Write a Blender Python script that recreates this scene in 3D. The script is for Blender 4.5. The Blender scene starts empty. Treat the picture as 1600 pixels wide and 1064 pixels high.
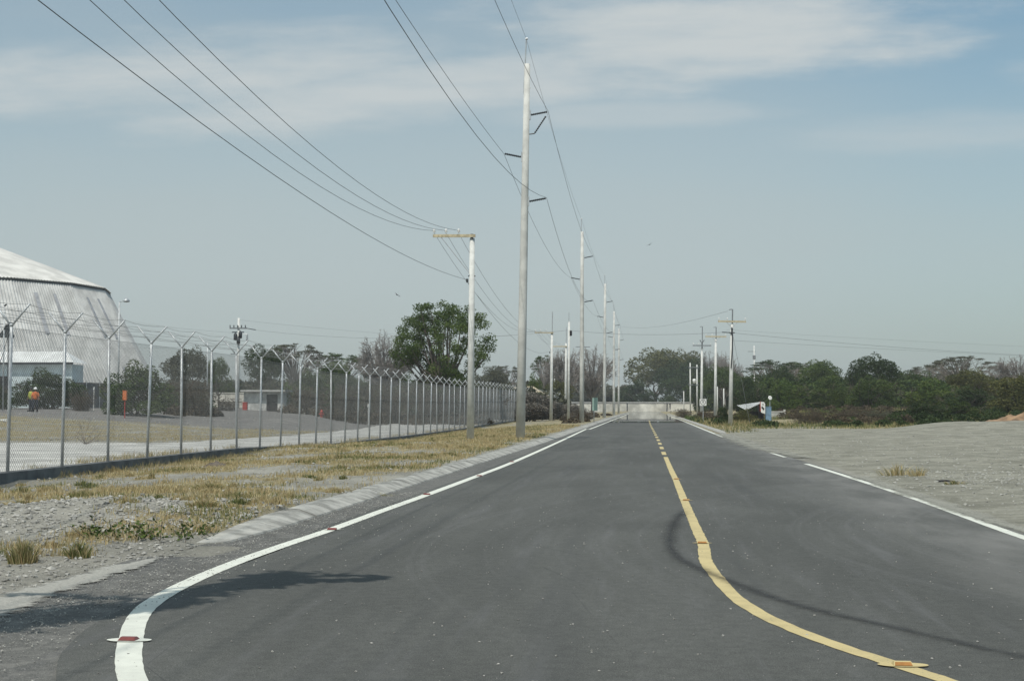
import bpy, math, random
import numpy as np
from mathutils import Vector, Matrix, noise as mnoise
random.seed(11); RNG = np.random.default_rng(11)
SC = bpy.context.scene
C = bpy.data.collections.new('place'); SC.collection.children.link(C)
# ------------------------------------------------------------------ camera
F = 2300.0; CX = 800.0; CY = 532.0; HOR = 635.0; VPX = 1010.0
PH = math.atan((HOR-CY)/F); TH = math.atan((VPX-CX)*math.cos(PH)/F)
EYE = Vector((0, 0, 1.5))
cam = bpy.data.cameras.new('camera'); co = bpy.data.objects.new('camera', cam); SC.collection.objects.link(co)
co.location = EYE; co.rotation_euler = (math.pi/2+PH, 0, TH)
cam.sensor_width = 36; cam.lens = 36*F/1600.0; cam.clip_start = .1; cam.clip_end = 9000
SC.camera = co
SC.view_settings.view_transform = 'Standard'; SC.view_settings.look = 'None'
SC.view_settings.exposure = 0.06; SC.view_settings.gamma = 1.0
# ------------------------------------------------------------------ sun and sky
EL = math.radians(61)
SUN = Vector((-.25, -1, 0)).normalized()*math.cos(EL) + Vector((0, 0, math.sin(EL)))
sl = bpy.data.lights.new('sun', 'SUN'); sl.energy = 3.3; sl.angle = math.radians(.53); sl.color = (1, .955, .88)
so = bpy.data.objects.new('sun', sl); SC.collection.objects.link(so)
so.rotation_euler = SUN.to_track_quat('Z', 'Y').to_euler(); so.location = (0, -20, 60)

class NT:
    """small helper for node trees"""
    def __init__(s, tree): s.t = tree; s.n = tree.nodes; s.l = tree.links
    def new(s, typ, **kw):
        n = s.n.new(typ)
        for k, v in kw.items(): setattr(n, k, v)
        return n
    def put(s, sock, v):
        if isinstance(v, bpy.types.NodeSocket): s.l.new(v, sock)
        elif v is not None:
            if hasattr(sock.default_value, '__len__') and len(sock.default_value) == 4 and len(v) == 3: v = (*v, 1)
            sock.default_value = v
    def math(s, op, a, b=None, c=None, clamp=False):
        n = s.new('ShaderNodeMath', operation=op, use_clamp=clamp)
        s.put(n.inputs[0], a); s.put(n.inputs[1], b); s.put(n.inputs[2], c); return n.outputs[0]
    def mix(s, f, a, b, blend='MIX'):
        n = s.new('ShaderNodeMix', data_type='RGBA', blend_type=blend)
        s.put(n.inputs[0], f); s.put(n.inputs[6], a); s.put(n.inputs[7], b); return n.outputs[2]
    def noise(s, vec, scale, detail=4, rough=.55, dist=0):
        n = s.new('ShaderNodeTexNoise'); s.put(n.inputs['Vector'], vec)
        n.inputs['Scale'].default_value = scale; n.inputs['Detail'].default_value = detail
        n.inputs['Roughness'].default_value = rough; n.inputs['Distortion'].default_value = dist
        return n.outputs[0]
    def ramp(s, f, a, b, lo=0., hi=1.):
        n = s.new('ShaderNodeMapRange', interpolation_type='SMOOTHSTEP'); s.put(n.inputs[0], f)
        n.inputs[1].default_value = a; n.inputs[2].default_value = b
        n.inputs[3].default_value = lo; n.inputs[4].default_value = hi; return n.outputs[0]
    def mapping(s, vec, scale=(1, 1, 1), rot=(0, 0, 0), loc=(0, 0, 0)):
        n = s.new('ShaderNodeMapping'); s.put(n.inputs[0], vec)
        n.inputs[1].default_value = loc; n.inputs[2].default_value = rot; n.inputs[3].default_value = scale
        return n.outputs[0]
    def sep(s, vec):
        n = s.new('ShaderNodeSeparateXYZ'); s.put(n.inputs[0], vec); return n.outputs
    def comb(s, x, y, z):
        n = s.new('ShaderNodeCombineXYZ'); s.put(n.inputs[0], x); s.put(n.inputs[1], y); s.put(n.inputs[2], z); return n.outputs[0]

w = bpy.data.worlds.new('World'); SC.world = w; w.use_nodes = True
T = NT(w.node_tree); T.n.clear()
sky = T.new('ShaderNodeTexSky', sky_type='NISHITA'); sky.sun_disc = False
sky.sun_elevation = EL; sky.sun_rotation = math.atan2(SUN.x, SUN.y)
sky.air_density = 1.0; sky.dust_density = 2.0; sky.ozone_density = 1.6; sky.altitude = 50
tc = T.new('ShaderNodeTexCoord').outputs['Generated']
sx = T.sep(tc)
fy = T.math('MAXIMUM', T.math('ABSOLUTE', sx[1]), .05)
U = T.math('DIVIDE', sx[0], fy); V = T.math('DIVIDE', sx[2], fy)          # slopes along the horizon and up
warp = T.noise(T.comb(T.math('MULTIPLY', U, 2.2), T.math('MULTIPLY', V, 9.), 0), 3.0, 6, .6)
wob = T.math('SUBTRACT', warp, .5)
def cloud(px, py, hw, hh, tilt, amt, soft=.9):
    u0 = (px-VPX)/F; v0 = (HOR-py)/F
    a = T.math('SUBTRACT', U, u0)
    b = T.math('SUBTRACT', T.math('SUBTRACT', V, v0), T.math('MULTIPLY', a, tilt))
    a = T.math('DIVIDE', a, hw/F); b = T.math('DIVIDE', b, hh/F)
    d = T.math('SQRT', T.math('ADD', T.math('MULTIPLY', a, a), T.math('MULTIPLY', b, b)))
    d = T.math('ADD', d, T.math('MULTIPLY', wob, 1.9))
    return T.math('MULTIPLY', T.ramp(d, 1.1, 1.1-soft), amt)
cl = None
for args in [(1080, 55, 420, 95, .02, 1.0, .75), (180, 100, 620, 75, .03, .95, 1.0), (640, 135, 520, 62, .10, .9, .9), (980, 178, 300, 26, 0, .5, .9),
             (1500, 215, 330, 45, 0, .4, 1.), (900, -160, 1500, 110, .02, .6, 1.1), (1900, 120, 300, 60, 0, .7, 1), (-500, 60, 400, 160, 0, .8, 1)]:
    c_ = cloud(*args); cl = c_ if cl is None else T.math('MAXIMUM', cl, c_)
streak = T.noise(T.comb(T.math('MULTIPLY', U, 3.), T.math('MULTIPLY', V, 26.), 0), 2.2, 7, .62)
cl = T.math('MULTIPLY', cl, T.ramp(streak, .25, .6, .62, 1.))
base = T.mix(1., sky.outputs[0], (.86, 1.09, 1.02), 'MULTIPLY')
SKYK = 0.105
haze = T.ramp(V, .29, .08)
K = 1/SKYK
hcol = T.mix(T.ramp(V, .10, .0), (.468*K, .525*K, .535*K), (.440*K, .492*K, .486*K))
hz_ = T.math('SUBTRACT', .36, T.math('MULTIPLY', T.ramp(U, .0, .26), .22))
base = T.mix(T.math('ADD', hz_, T.math('MULTIPLY', haze, .50)), base, hcol)
hz2 = T.noise(T.comb(T.math('MULTIPLY', U, 1.5), T.math('MULTIPLY', V, 6.), 3.3), 2.5, 4, .5)
base = T.mix(T.ramp(hz2, .35, .75, 0., .22), base, (.45*K, .50*K, .50*K))
base = T.mix(T.math('MULTIPLY', cl, .92), base, (.56*K, .60*K, .605*K))
bg = T.new('ShaderNodeBackground'); T.put(bg.inputs[0], base); bg.inputs[1].default_value = SKYK
T.l.new(bg.outputs[0], T.new('ShaderNodeOutputWorld').inputs[0])

# ------------------------------------------------------------------ places
FR = Vector((-math.sin(TH)*math.cos(PH), math.cos(TH)*math.cos(PH), math.sin(PH)))
RT = Vector((math.cos(TH), math.sin(TH), 0)); UPV = RT.cross(FR)
def sm(x, a, b):
    t = min(1, max(0, (x-a)/(b-a))); return t*t*(3-2*t)
def at(px, py, z=0.0):                       # the point of the level z that a pixel of the photograph shows
    d = FR + RT*((px-CX)/F) + UPV*((CY-py)/F)
    t = (z-EYE.z)/d.z; p = EYE+d*t; return p.x, p.y
def col(px, D):                              # the point D metres ahead in a pixel column
    k = D/(math.cos(PH)); d = FR + RT*((px-CX)/F) + UPV*((CY-HOR)/F)
    h = Vector((d.x, d.y)); n = Vector((FR.x, FR.y)).normalized(); t = D/h.dot(n); return h.x*t, h.y*t
def zpx(py, D): return EYE.z + (HOR-py)*D/F  # height seen at a row, D metres ahead
FX = -13.2
FL = [(-50, .1), (30, .11), (47, .12), (53, .03), (59, -.09), (80, -.14), (105, -.12), (118, 0), (142, .06), (200, 0), (3000, 0)]
DIP = [(-50, .17), (46, .19), (50, .02), (62, .0), (68, .14), (120, .14), (140, .1), (200, .05), (3000, 0)]
def lerp(tab, y):
    for (a, b), (c, d) in zip(tab, tab[1:]):
        if y <= c: return b+(d-b)*max(0, (y-a))/(c-a)
    return tab[-1][1]
KBY = [15, 16, 18, 24, 38, 60, 300, 5000]; KBX = [-4.65, -4.62, -4.5, -4.45, -4.38, -4.2, -4.2, -4.2]   # foot of the left kerb
def nz(x, y, s, k=0): return mnoise.noise(Vector((x*s, y*s, k)))
def TZ(x, y):
    if x < -4.2:
        f = lerp(FL, y)
        if x > FX:
            dip = lerp(DIP, y); e = f-dip
            k = sm(-x, 4.9, 12.8); near = sm(y, 13, 19)
            if y > 15.4 and x > float(np.interp(y, KBY, KBX))-.37: return -.05
            z = (.105*near + (1-near)*(-.03))*(1-k) + e*k
            bump = (nz(x, y, .55, 3)*.06 + nz(x, y, 1.7, 5)*.035 + nz(x, y, 4.2, 7)*.015)*sm(-x, 4.75, 5.6)
            z += bump*near + .09*sm(-x, 6, 9)*(1-sm(-x, 10, 12.5))*sm(y, 15, 22)*(nz(x, y, .3, 9)*.5+.5)
            z += .16*math.exp(-((x+7)/2.2)**2-((y-19.3)/1.6)**2)
            return z
        z = f + 1.32*sm(y, 60, 108)*sm(-x, 20, 48) + nz(x, y, .2, 2)*.05*sm(-x, 14, 18)
        z += .85*math.exp(-((x+27)/2.6)**2-((y-112)/7)**2)
        return z
    if x > 4.25:
        k = sm(x, 5.5, 12)
        z = -.03 + .05*sm(x, 4.9, 6.5) + nz(x, y, .3, 4)*.08*k + nz(x, y, 1.0, 6)*.035*k
        z += .55*sm(x, 14, 21)*sm(y, 80, 93)*(1-sm(y, 97, 103)) + .9*sm(y, 112, 190)*sm(x, 9, 22)
        z += (.10*abs(nz(x, y, .8, 12)))*sm(x, 7, 9)*(1-sm(y, 38, 46))*sm(y, 22, 28)
        return z
    return -.03
# ------------------------------------------------------------------ object helpers
class MB:
    def __init__(s): s.v = []; s.f = []
    def add(s, vs, fs):
        o = len(s.v); s.v += [tuple(v) for v in vs]; s.f += [tuple(i+o for i in f) for f in fs]
    def box(s, c, d, M=None):
        x, y, z = (k/2 for k in d); vs = [Vector((a*x, b*y, e*z)) for a in (-1, 1) for b in (-1, 1) for e in (-1, 1)]
        if M: vs = [M @ v for v in vs]
        s.add([v+Vector(c) for v in vs], [(0, 1, 3, 2), (4, 6, 7, 5), (0, 4, 5, 1), (2, 3, 7, 6), (0, 2, 6, 4), (1, 5, 7, 3)])
    def tube(s, pts, rad, n=8, cap=True):
        pts = [Vector(p) for p in pts]
        if not hasattr(rad, '__len__'): rad = [rad]*len(pts)
        vs = []; fs = []
        for i, p in enumerate(pts):
            d = (pts[min(i+1, len(pts)-1)]-pts[max(i-1, 0)]).normalized()
            a = d.orthogonal().normalized() if abs(d.z) > .9 else d.cross(Vector((0, 0, 1))).normalized()
            if abs(d.z) > .9: a = Vector((1, 0, 0)) - d*d.x; a.normalize()
            b = d.cross(a)
            for k in range(n):
                t = 2*math.pi*k/n; vs.append(p+(a*math.cos(t)+b*math.sin(t))*rad[i])
        for i in range(len(pts)-1):
            for k in range(n): fs.append((i*n+k, i*n+(k+1) % n, (i+1)*n+(k+1) % n, (i+1)*n+k))
        if cap: fs += [tuple(range(n))[::-1], tuple((len(pts)-1)*n+k for k in range(n))]
        s.add(vs, fs)
    def lathe(s, c, prof, n=12, M=None):
        vs = []; fs = []
        for r, z in prof:
            for k in range(n):
                t = 2*math.pi*k/n; v = Vector((r*math.cos(t), r*math.sin(t), z)); vs.append((M @ v if M else v)+Vector(c))
        for i in range(len(prof)-1):
            for k in range(n): fs.append((i*n+k, i*n+(k+1) % n, (i+1)*n+(k+1) % n, (i+1)*n+k))
        fs += [tuple(range(n))[::-1], tuple((len(prof)-1)*n+k for k in range(n))]
        s.add(vs, fs)
    def build(s, name, mat, parent=None, smooth=False):
        me = bpy.data.meshes.new(name); me.from_pydata(s.v, [], s.f); me.materials.append(mat)
        if smooth: me.polygons.foreach_set('use_smooth', [True]*len(me.polygons))
        me.update(); o = bpy.data.objects.new(name, me); C.objects.link(o)
        if parent: o.parent = parent
        return o
def tag(o, label=None, cat=None, group=None, kind=None):
    if label: o['label'] = label
    if cat: o['category'] = cat
    if group: o['group'] = group
    if kind: o['kind'] = kind
    return o
def thing(name, loc, label, cat, group=None, rz=0):
    o = bpy.data.objects.new(name, None); C.objects.link(o); o.location = loc; o.rotation_euler = (0, 0, rz)
    o.empty_display_size = .3; return tag(o, label, cat, group)
def dup(root, loc, label=None, rz=None, sc=None, group=None, mat=None):
    r = root.copy(); C.objects.link(r); r.location = loc
    if rz is not None: r.rotation_euler = (0, 0, rz)
    if sc: r.scale = sc
    if label: r['label'] = label
    if group: r['group'] = group
    for ch in list(root.children):
        c = ch.copy(); C.objects.link(c); c.parent = r
        for g in list(ch.children):
            d = g.copy(); C.objects.link(d); d.parent = c
    return r
# ------------------------------------------------------------------ materials
def pm(name, colr, rough=.85, var=.15, scale=3., bump=0., bscale=30., metal=0., spec=.3, col2=None, lo=.35, hi=.65):
    m = bpy.data.materials.new(name); m.use_nodes = True; t = NT(m.node_tree); b = t.n['Principled BSDF']
    P = t.new('ShaderNodeTexCoord').outputs['Object']
    n1 = t.noise(P, scale, 5, .6)
    c2 = col2 if col2 else tuple(k*(1-var*1.6) for k in colr)
    c1 = colr if col2 else tuple(k*(1+var*.6) for k in colr)
    t.put(b.inputs['Base Color'], t.mix(t.ramp(n1, lo, hi), c2, c1))
    b.inputs['Roughness'].default_value = rough; b.inputs['Metallic'].default_value = metal
    b.inputs['Specular IOR Level'].default_value = spec
    if bump:
        bn = t.new('ShaderNodeBump'); bn.inputs['Strength'].default_value = bump; bn.inputs['Distance'].default_value = .02
        t.put(bn.inputs['Height'], t.noise(P, bscale, 6, .65)); t.l.new(bn.outputs[0], b.inputs['Normal'])
    return m
def leafmat(name, c1, c2, trans=.25):
    m = bpy.data.materials.new(name); m.use_nodes = True; t = NT(m.node_tree); b = t.n['Principled BSDF']
    a = t.new('ShaderNodeAttribute', attribute_name='tint').outputs['Fac']
    oi = t.new('ShaderNodeObjectInfo').outputs['Random']
    c = t.mix(a, c1, c2)
    c = t.mix(t.math('MULTIPLY', oi, .35), c, tuple(k*.62 for k in c1))
    t.put(b.inputs['Base Color'], c); b.inputs['Roughness'].default_value = .75; b.inputs['Specular IOR Level'].default_value = .15
    tr = t.new('ShaderNodeBsdfTranslucent'); t.put(tr.inputs[0], c)
    mx = t.new('ShaderNodeMixShader'); mx.inputs[0].default_value = trans
    t.l.new(b.outputs[0], mx.inputs[1]); t.l.new(tr.outputs[0], mx.inputs[2])
    t.l.new(mx.outputs[0], t.n['Material Output'].inputs[0])
    return m
M = dict(
 concrete=pm('pole_concrete', (.56, .555, .52), .9, .11, 1.6, .25, 40),
 concrete2=pm('white_pole_concrete', (.62, .62, .59), .9, .09, 3, .25, 40),
 kerb=pm('kerb_concrete', (.385, .378, .345), .95, .24, 2.6, .7, 18),
 plinth=pm('plinth_concrete', (.16, .165, .165), .95, .2, 2, .4, 25),
 galv=pm('galvanised_steel', (.46, .48, .49), .5, .12, 6, 0, 30, .35, .5),
 mesh=pm('wire_mesh_steel', (.23, .235, .23), .6, .1, 6, 0, 30, .2, .4),
 dark=pm('dark_fitting', (.045, .05, .055), .5, .2),
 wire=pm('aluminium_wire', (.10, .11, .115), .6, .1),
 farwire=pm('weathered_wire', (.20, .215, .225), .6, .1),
 wood=pm('painted_wood', (.50, .43, .29), .8, .2, 6),
 porcelain=pm('porcelain', (.7, .7, .68), .25, .05, 4, 0, 30, 0, .6),
 white=pm('white_paint', (.72, .72, .69), .6, .08, 3),
 red=pm('red_paint', (.42, .05, .035), .5, .15, 8),
 redrefl=pm('red_reflector', (.20, .05, .04), .4, .1, 30, 0, 30, 0, .6),
 amber=pm('amber_reflector', (.36, .17, .05), .35, .1, 30),
 block=pm('block_wall', (.60, .575, .51), .95, .22, .35, .3, 8),
 coping=pm('wall_coping', (.52, .51, .48), .9, .1, 2),
 clad=pm('pale_cladding', (.57, .565, .545), .8, .14, .5, 0, 30),
 cladroof=pm('pale_roof_cladding', (.57, .56, .53), .7, .12, .4),
 sky_=pm('grey_translucent_panel', (.42, .42, .43), .5, .12, 2),
 tin=pm('white_tin_roof', (.72, .73, .72), .5, .08, 1),
 bluewhite=pm('blue_white_panel', (.60, .68, .69), .6, .1, 1),
 bark=pm('bark', (.13, .11, .09), .95, .25, 8, .6, 20),
 twig=pm('grey_twig', (.26, .235, .215), .95, .2, 2),
 browntwig=pm('brown_twig', (.20, .165, .135), .95, .25, 2),
 stone=pm('stone', (.36, .35, .32), .95, .3, 4, .4, 20),
 palestone=pm('pale_stone', (.35, .345, .31), .95, .2, 2, .4, 10),
 thatch=pm('dry_thatch', (.42, .36, .26), .95, .3, 3, .8, 25),
 darkthatch=pm('old_grey_thatch', (.17, .15, .145), .95, .3, 1.2, .8, 25),
 orangecloth=pm('orange_cloth', (.62, .17, .05), .9, .15, 9),
 limecloth=pm('lime_cloth', (.42, .45, .08), .9, .15, 9),
 navy=pm('dark_trousers', (.03, .035, .05), .9, .15, 9),
 skin=pm('skin', (.22, .12, .075), .6, .08, 9),
 helmet=pm('helmet_plastic', (.75, .75, .73), .35, .04, 9, 0, 30, 0, .5),
 blue=pm('blue_sheet', (.16, .26, .36), .6, .15, 3),
 greensheet=pm('pale_green_sheet', (.30, .42, .36), .6, .1, 3),
 black=pm('black_paint', (.02, .02, .022), .6, .1, 3),
 orangeearth=pm('orange_earth', (.30, .195, .115), 1, .3, 1.2, .9, 5),
 bird=pm('dark_feathers', (.03, .03, .035), .9, .1, 9),
 door=pm('dark_door', (.035, .033, .033), .8, .2, 5),
)
# ---- ground materials
def groundmat():
    m = bpy.data.materials.new('ground_mix'); m.use_nodes = True; t = NT(m.node_tree); b = t.n['Principled BSDF']
    P = t.new('ShaderNodeTexCoord').outputs['Object']
    at_ = t.new('ShaderNodeAttribute', attribute_name='cover').outputs['Color']
    s = t.sep(at_)                              # x: dry grass, y: grey ploughed soil, z: pale gravel
    big = t.noise(P, .35, 5, .6); mid = t.noise(P, 2.2, 6, .65); fine = t.noise(P, 17, 6, .7); peb = t.noise(P, 70, 3, .6)
    c = t.mix(t.ramp(big, .35, .65), (.25, .242, .21), (.37, .357, .312))
    c = t.mix(t.ramp(fine, .35, .62), t.mix(1, c, (.72, .72, .71), 'MULTIPLY'), c)
    gr = t.mix(t.ramp(mid, .35, .65), (.27, .225, .14), (.36, .315, .205))
    gr = t.mix(t.ramp(fine, .45, .65), gr, (.17, .16, .09))
    c = t.mix(t.ramp(t.math('ADD', s[0], t.math('MULTIPLY', t.math('SUBTRACT', fine, .5), 1.1)), .35, .65), c, gr)
    so_ = t.mix(t.ramp(t.noise(t.mapping(P, (.35, 2.2, 1)), 1.2, 6, .7), .38, .62), (.15, .145, .14), (.235, .225, .21))
    c = t.mix(t.ramp(t.math('ADD', s[1], t.math('MULTIPLY', t.math('SUBTRACT', mid, .5), .9)), .35, .65), c, so_)
    yd = t.noise(t.mapping(P, (.8, .7, 1), (0, 0, .12)), .9, 8, .72, .8)
    ya = t.mix(t.ramp(yd, .36, .66), (.212, .207, .170), (.345, .335, .28))
    ya = t.mix(t.ramp(fine, .38, .6), t.mix(1, ya, (.78, .78, .77), 'MULTIPLY'), ya)
    ya = t.mix(t.ramp(peb, .66, .74, 0, .6), ya, (.42, .41, .37))
    ya = t.mix(t.ramp(t.noise(P, 6, 5, .7), .56, .70, 0, .8), ya, t.mix(1, ya, (.70, .70, .68), 'MULTIPLY'))
    wv = t.noise(t.mapping(P, (.7, .5, 1), (0, 0, .5)), 1.2, 7, .7, 1.8)
    ya = t.mix(t.math('MULTIPLY', t.ramp(wv, .56, .66), .3), ya, (.38, .375, .33))
    c = t.mix(t.ramp(s[2], .3, .7), c, ya)
    t.put(b.inputs['Base Color'], c); b.inputs['Roughness'].default_value = 1; b.inputs['Specular IOR Level'].default_value = .1
    bn = t.new('ShaderNodeBump'); bn.inputs['Strength'].default_value = .95; bn.inputs['Distance'].default_value = .07
    t.put(bn.inputs['Height'], t.math('ADD', t.math('MULTIPLY', mid, .9), t.math('ADD', t.math('MULTIPLY', fine, .45), t.math('MULTIPLY', peb, .12))))
    t.l.new(bn.outputs[0], b.inputs['Normal']); return m
def asphalt(name, c1, c2, dusty=False, mirage=False):
    m = bpy.data.materials.new(name); m.use_nodes = True; t = NT(m.node_tree); b = t.n['Principled BSDF']
    P = t.new('ShaderNodeTexCoord').outputs['Object']; s = t.sep(P)
    big = t.noise(t.mapping(P, (1, .28, 1)), .45, 5, .6, .6); mid = t.noise(P, 4, 6, .7); fine = t.noise(P, 120, 2, .7); gr = t.noise(P, 45, 4, .75)
    c = t.mix(t.ramp(big, .34, .68), c1, c2)
    c = t.mix(t.ramp(gr, .35, .65), t.mix(1, c, (.72, .72, .72), 'MULTIPLY'), c)
    c = t.mix(t.ramp(fine, .30, .7), t.mix(1, c, (.50, .50, .50), 'MULTIPLY'), t.mix(1, c, (1.5, 1.5, 1.5), 'MULTIPLY'))
    # pale sweeping tyre arcs of turning vehicles and dust dragged across
    d1 = t.math('SQRT', t.math('ADD', t.math('POWER', t.math('SUBTRACT', s[0], 16.), 2), t.math('POWER', t.math('SUBTRACT', s[1], 17.), 2)))
    m2 = t.noise(P, 9, 6, .75)
    c = t.mix(t.ramp(m2, .32, .68), t.mix(1, c, (.84, .84, .84), 'MULTIPLY'), t.mix(1, c, (1.13, 1.13, 1.12), 'MULTIPLY'))
    crk = t.new('ShaderNodeTexVoronoi', feature='DISTANCE_TO_EDGE'); t.put(crk.inputs['Vector'], t.mapping(P, (1, .6, 1))); crk.inputs['Scale'].default_value = .55
    c = t.mix(t.math('MULTIPLY', t.ramp(t.math('ADD', crk.outputs['Distance'], t.math('MULTIPLY', m2, .006)), .0065, .0035), t.math('MULTIPLY', t.ramp(big, .50, .60), .55)), c, (.04, .04, .04))
    ar = t.noise(t.comb(t.math('MULTIPLY', d1, 3.1), t.math('MULTIPLY', big, .8), 0), 1.4, 5, .7)
    msk = t.math('MULTIPLY', t.ramp(s[1], 8, 14), t.ramp(s[1], 60, 24))
    c = t.mix(t.math('MULTIPLY', t.ramp(ar, .50, .72), t.math('MULTIPLY', msk, .2)), c, (.175, .175, .172))
    dr = t.noise(t.mapping(P, (2.2, .13, 1)), 1.6, 5, .65)
    c = t.mix(t.math('MULTIPLY', t.ramp(dr, .50, .75), .35), c, (.15, .15, .15))
    dk = t.noise(t.mapping(P, (1.3, .05, 1), (0, 0, .02)), 1.0, 4, .6)
    c = t.mix(t.math('MULTIPLY', t.ramp(dk, .52, .72), .35), c, (.052, .054, .056))
    edge = t.ramp(s[0], 2.2, 4.3)
    c = t.mix(t.math('MULTIPLY', edge, t.ramp(t.noise(t.mapping(P, (1, .3, 1)), 1.1, 6, .65), .35, .65, .1, .62)), c, (.235, .23, .215))
    if dusty:
        c = t.mix(t.ramp(mid, .46, .66, 0, .5), c, (.225, .218, .198)); c = t.mix(t.ramp(t.noise(P, 60, 3, .7), .58, .66, 0, .6), c, (.30, .29, .27))
        c = t.mix(t.ramp(t.noise(P, 36, 3, .6), .66, .70), c, (.36, .35, .33))
    spk = t.new('ShaderNodeTexVoronoi'); t.put(spk.inputs['Vector'], P); spk.inputs['Scale'].default_value = 9
    c = t.mix(t.math('MULTIPLY', t.ramp(spk.outputs['Distance'], .06, .035), t.ramp(mid, .54, .64)), c, (.34, .34, .32))
    t.put(b.inputs['Base Color'], c); b.inputs['Roughness'].default_value = .85; b.inputs['Specular IOR Level'].default_value = .25
    bn = t.new('ShaderNodeBump'); bn.inputs['Strength'].default_value = .4; bn.inputs['Distance'].default_value = .006
    t.put(bn.inputs['Height'], t.math('ADD', fine, gr)); t.l.new(bn.outputs[0], b.inputs['Normal'])
    if mirage:
        g = t.new('ShaderNodeBsdfGlossy'); g.inputs['Roughness'].default_value = .012; g.inputs['Color'].default_value = (.86, .87, .88, 1)
        mx = t.new('ShaderNodeMixShader')
        wv = t.noise(t.mapping(P, (.02, .6, 1)), 1., 3, .6)
        t.put(mx.inputs[0], t.math('MULTIPLY', t.ramp(t.math('ADD', s[1], t.math('MULTIPLY', wv, 22.)), 142, 158), .88))
        t.l.new(b.outputs[0], mx.inputs[1]); t.l.new(g.outputs[0], mx.inputs[2]); t.l.new(mx.outputs[0], t.n['Material Output'].inputs[0])
    return m
def paint(name, c, wear):
    m = bpy.data.materials.new(name); m.use_nodes = True; t = NT(m.node_tree); b = t.n['Principled BSDF']
    P = t.new('ShaderNodeTexCoord').outputs['Object']
    n1 = t.noise(P, 3, 6, .7); n2 = t.noise(P, 60, 3, .7)
    cc = t.mix(t.ramp(n1, .35, .7), c, tuple(k*.84 for k in c))
    f = t.ramp(t.math('ADD', n2, t.math('MULTIPLY', n1, .25)), .80-wear, .88-wear)
    cc = t.mix(t.math('MULTIPLY', f, .75), cc, (.16, .155, .15))
    t.put(b.inputs['Base Color'], cc); b.inputs['Roughness'].default_value = .7; b.inputs['Specular IOR Level'].default_value = .25
    return m
M['ground'] = groundmat()
M['road'] = asphalt('new_asphalt', (.090, .0915, .084), (.120, .1215, .112), False, True)
M['oldroad'] = asphalt('old_asphalt', (.108, .107, .099), (.145, .143, .132), True)
M['whiteline'] = paint('white_line_paint', (.70, .71, .63), .0)
M['yellowline'] = paint('yellow_line_paint', (.56, .46, .235), .06)
M['path'] = pm('pale_gravel', (.50, .49, .455), 1, .2, .6, .5, 20)
def drift(name, c1, c2, lo, hi, amt, sc=(3, 3, 1), tex=2.):
    m = bpy.data.materials.new(name); m.use_nodes = True; t = NT(m.node_tree); b = t.n['Principled BSDF']
    Pp = t.new('ShaderNodeTexCoord').outputs['Object']; a = t.new('ShaderNodeAttribute', attribute_name='core').outputs['Fac']
    n1 = t.noise(t.mapping(Pp, sc), tex, 7, .72); n2 = t.noise(Pp, 30, 4, .7)
    t.put(b.inputs['Base Color'], t.mix(t.ramp(n2, .35, .65), c1, c2)); b.inputs['Roughness'].default_value = 1; b.inputs['Specular IOR Level'].default_value = .1
    tr = t.new('ShaderNodeBsdfTransparent'); mx = t.new('ShaderNodeMixShader')
    t.put(mx.inputs[0], t.math('MULTIPLY', t.ramp(t.math('ADD', a, t.math('MULTIPLY', t.math('SUBTRACT', n1, .5), 2.2)), lo, hi), amt))
    t.l.new(tr.outputs[0], mx.inputs[1]); t.l.new(b.outputs[0], mx.inputs[2]); t.l.new(mx.outputs[0], t.n['Material Output'].inputs[0]); return m
M['dust'] = drift('pale_dust', (.30, .295, .265), (.42, .41, .37), .25, .6, .92, (1.2, 2.4, 1), 1.6)
M['drift'] = drift('gravel_dust', (.22, .22, .19), (.34, .335, .29), .35, 1.0, .85, (1.6, .5, 1), 1.5)

# ------------------------------------------------------------------ ground sheet
def axis(segs):
    out = []
    for a, b, st in segs:
        n = max(1, round((b-a)/st)); out += [a+(b-a)*i/n for i in range(n)]
    out.append(segs[-1][1]); return out
xs = axis([(-3000, -400, 260), (-400, -120, 28), (-120, -50, 3.5), (-50, -22, 1.4), (-22, -13.32, .8), (-13.32, -13.06, .26), (-13.06, -4.2, .2), (-4.2, 4.25, 4.2), (4.25, 12, .35), (12, 40, .9), (40, 120, 4), (120, 400, 28), (400, 3000, 260)])
ys = axis([(-60, 6, 3), (6, 34, .2), (34, 70, .45), (70, 135, 1.2), (135, 240, 4), (240, 500, 13), (500, 5000, 450)])
nx, ny = len(xs), len(ys)
gv = [(x, y, TZ(x, y)) for y in ys for x in xs]
gf = [(j*nx+i, j*nx+i+1, (j+1)*nx+i+1, (j+1)*nx+i) for j in range(ny-1) for i in range(nx-1)]
def grassy(x, y):                           # how much dry grass grows there, 0..1
    if FX < x < -4.6:
        g = .42+nz(x, y*.45, .42, 21)*1.5+nz(x, y, 1.4, 23)*.8
        g += .35*sm(y, 24, 40)-.42*math.exp(-((x+7.5)/3.2)**2-((y-19)/3.0)**2) - .7*(1-sm(y, 14.5, 17.5))
        g -= .45*math.exp(-((x+10.5)/2.)**2-((y-44)/7.)**2)
        g *= sm(-x, 4.65, 5.1)
        return max(0, min(1, g))
    if x <= FX:
        if x < -19.5: return sm(y, 62, 68)*(1-sm(y, 92+nz(x, y, .1, 3)*8, 100))*(.52+nz(x, y, .5, 8)*.7)
        return 0
    if x > 4.2: return (sm(y, 92+4*sm(x, 14, 20), 100+4*sm(x, 14, 20)) + sm(y, 80, 88)*(1-sm(x, 5.2, 7)))*(.9+nz(x, y, .3, 8))
    return 0
me = bpy.data.meshes.new('ground'); me.from_pydata(gv, [], gf); me.materials.append(M['ground'])
ca = me.attributes.new('cover', 'FLOAT_COLOR', 'POINT'); cc = []
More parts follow.
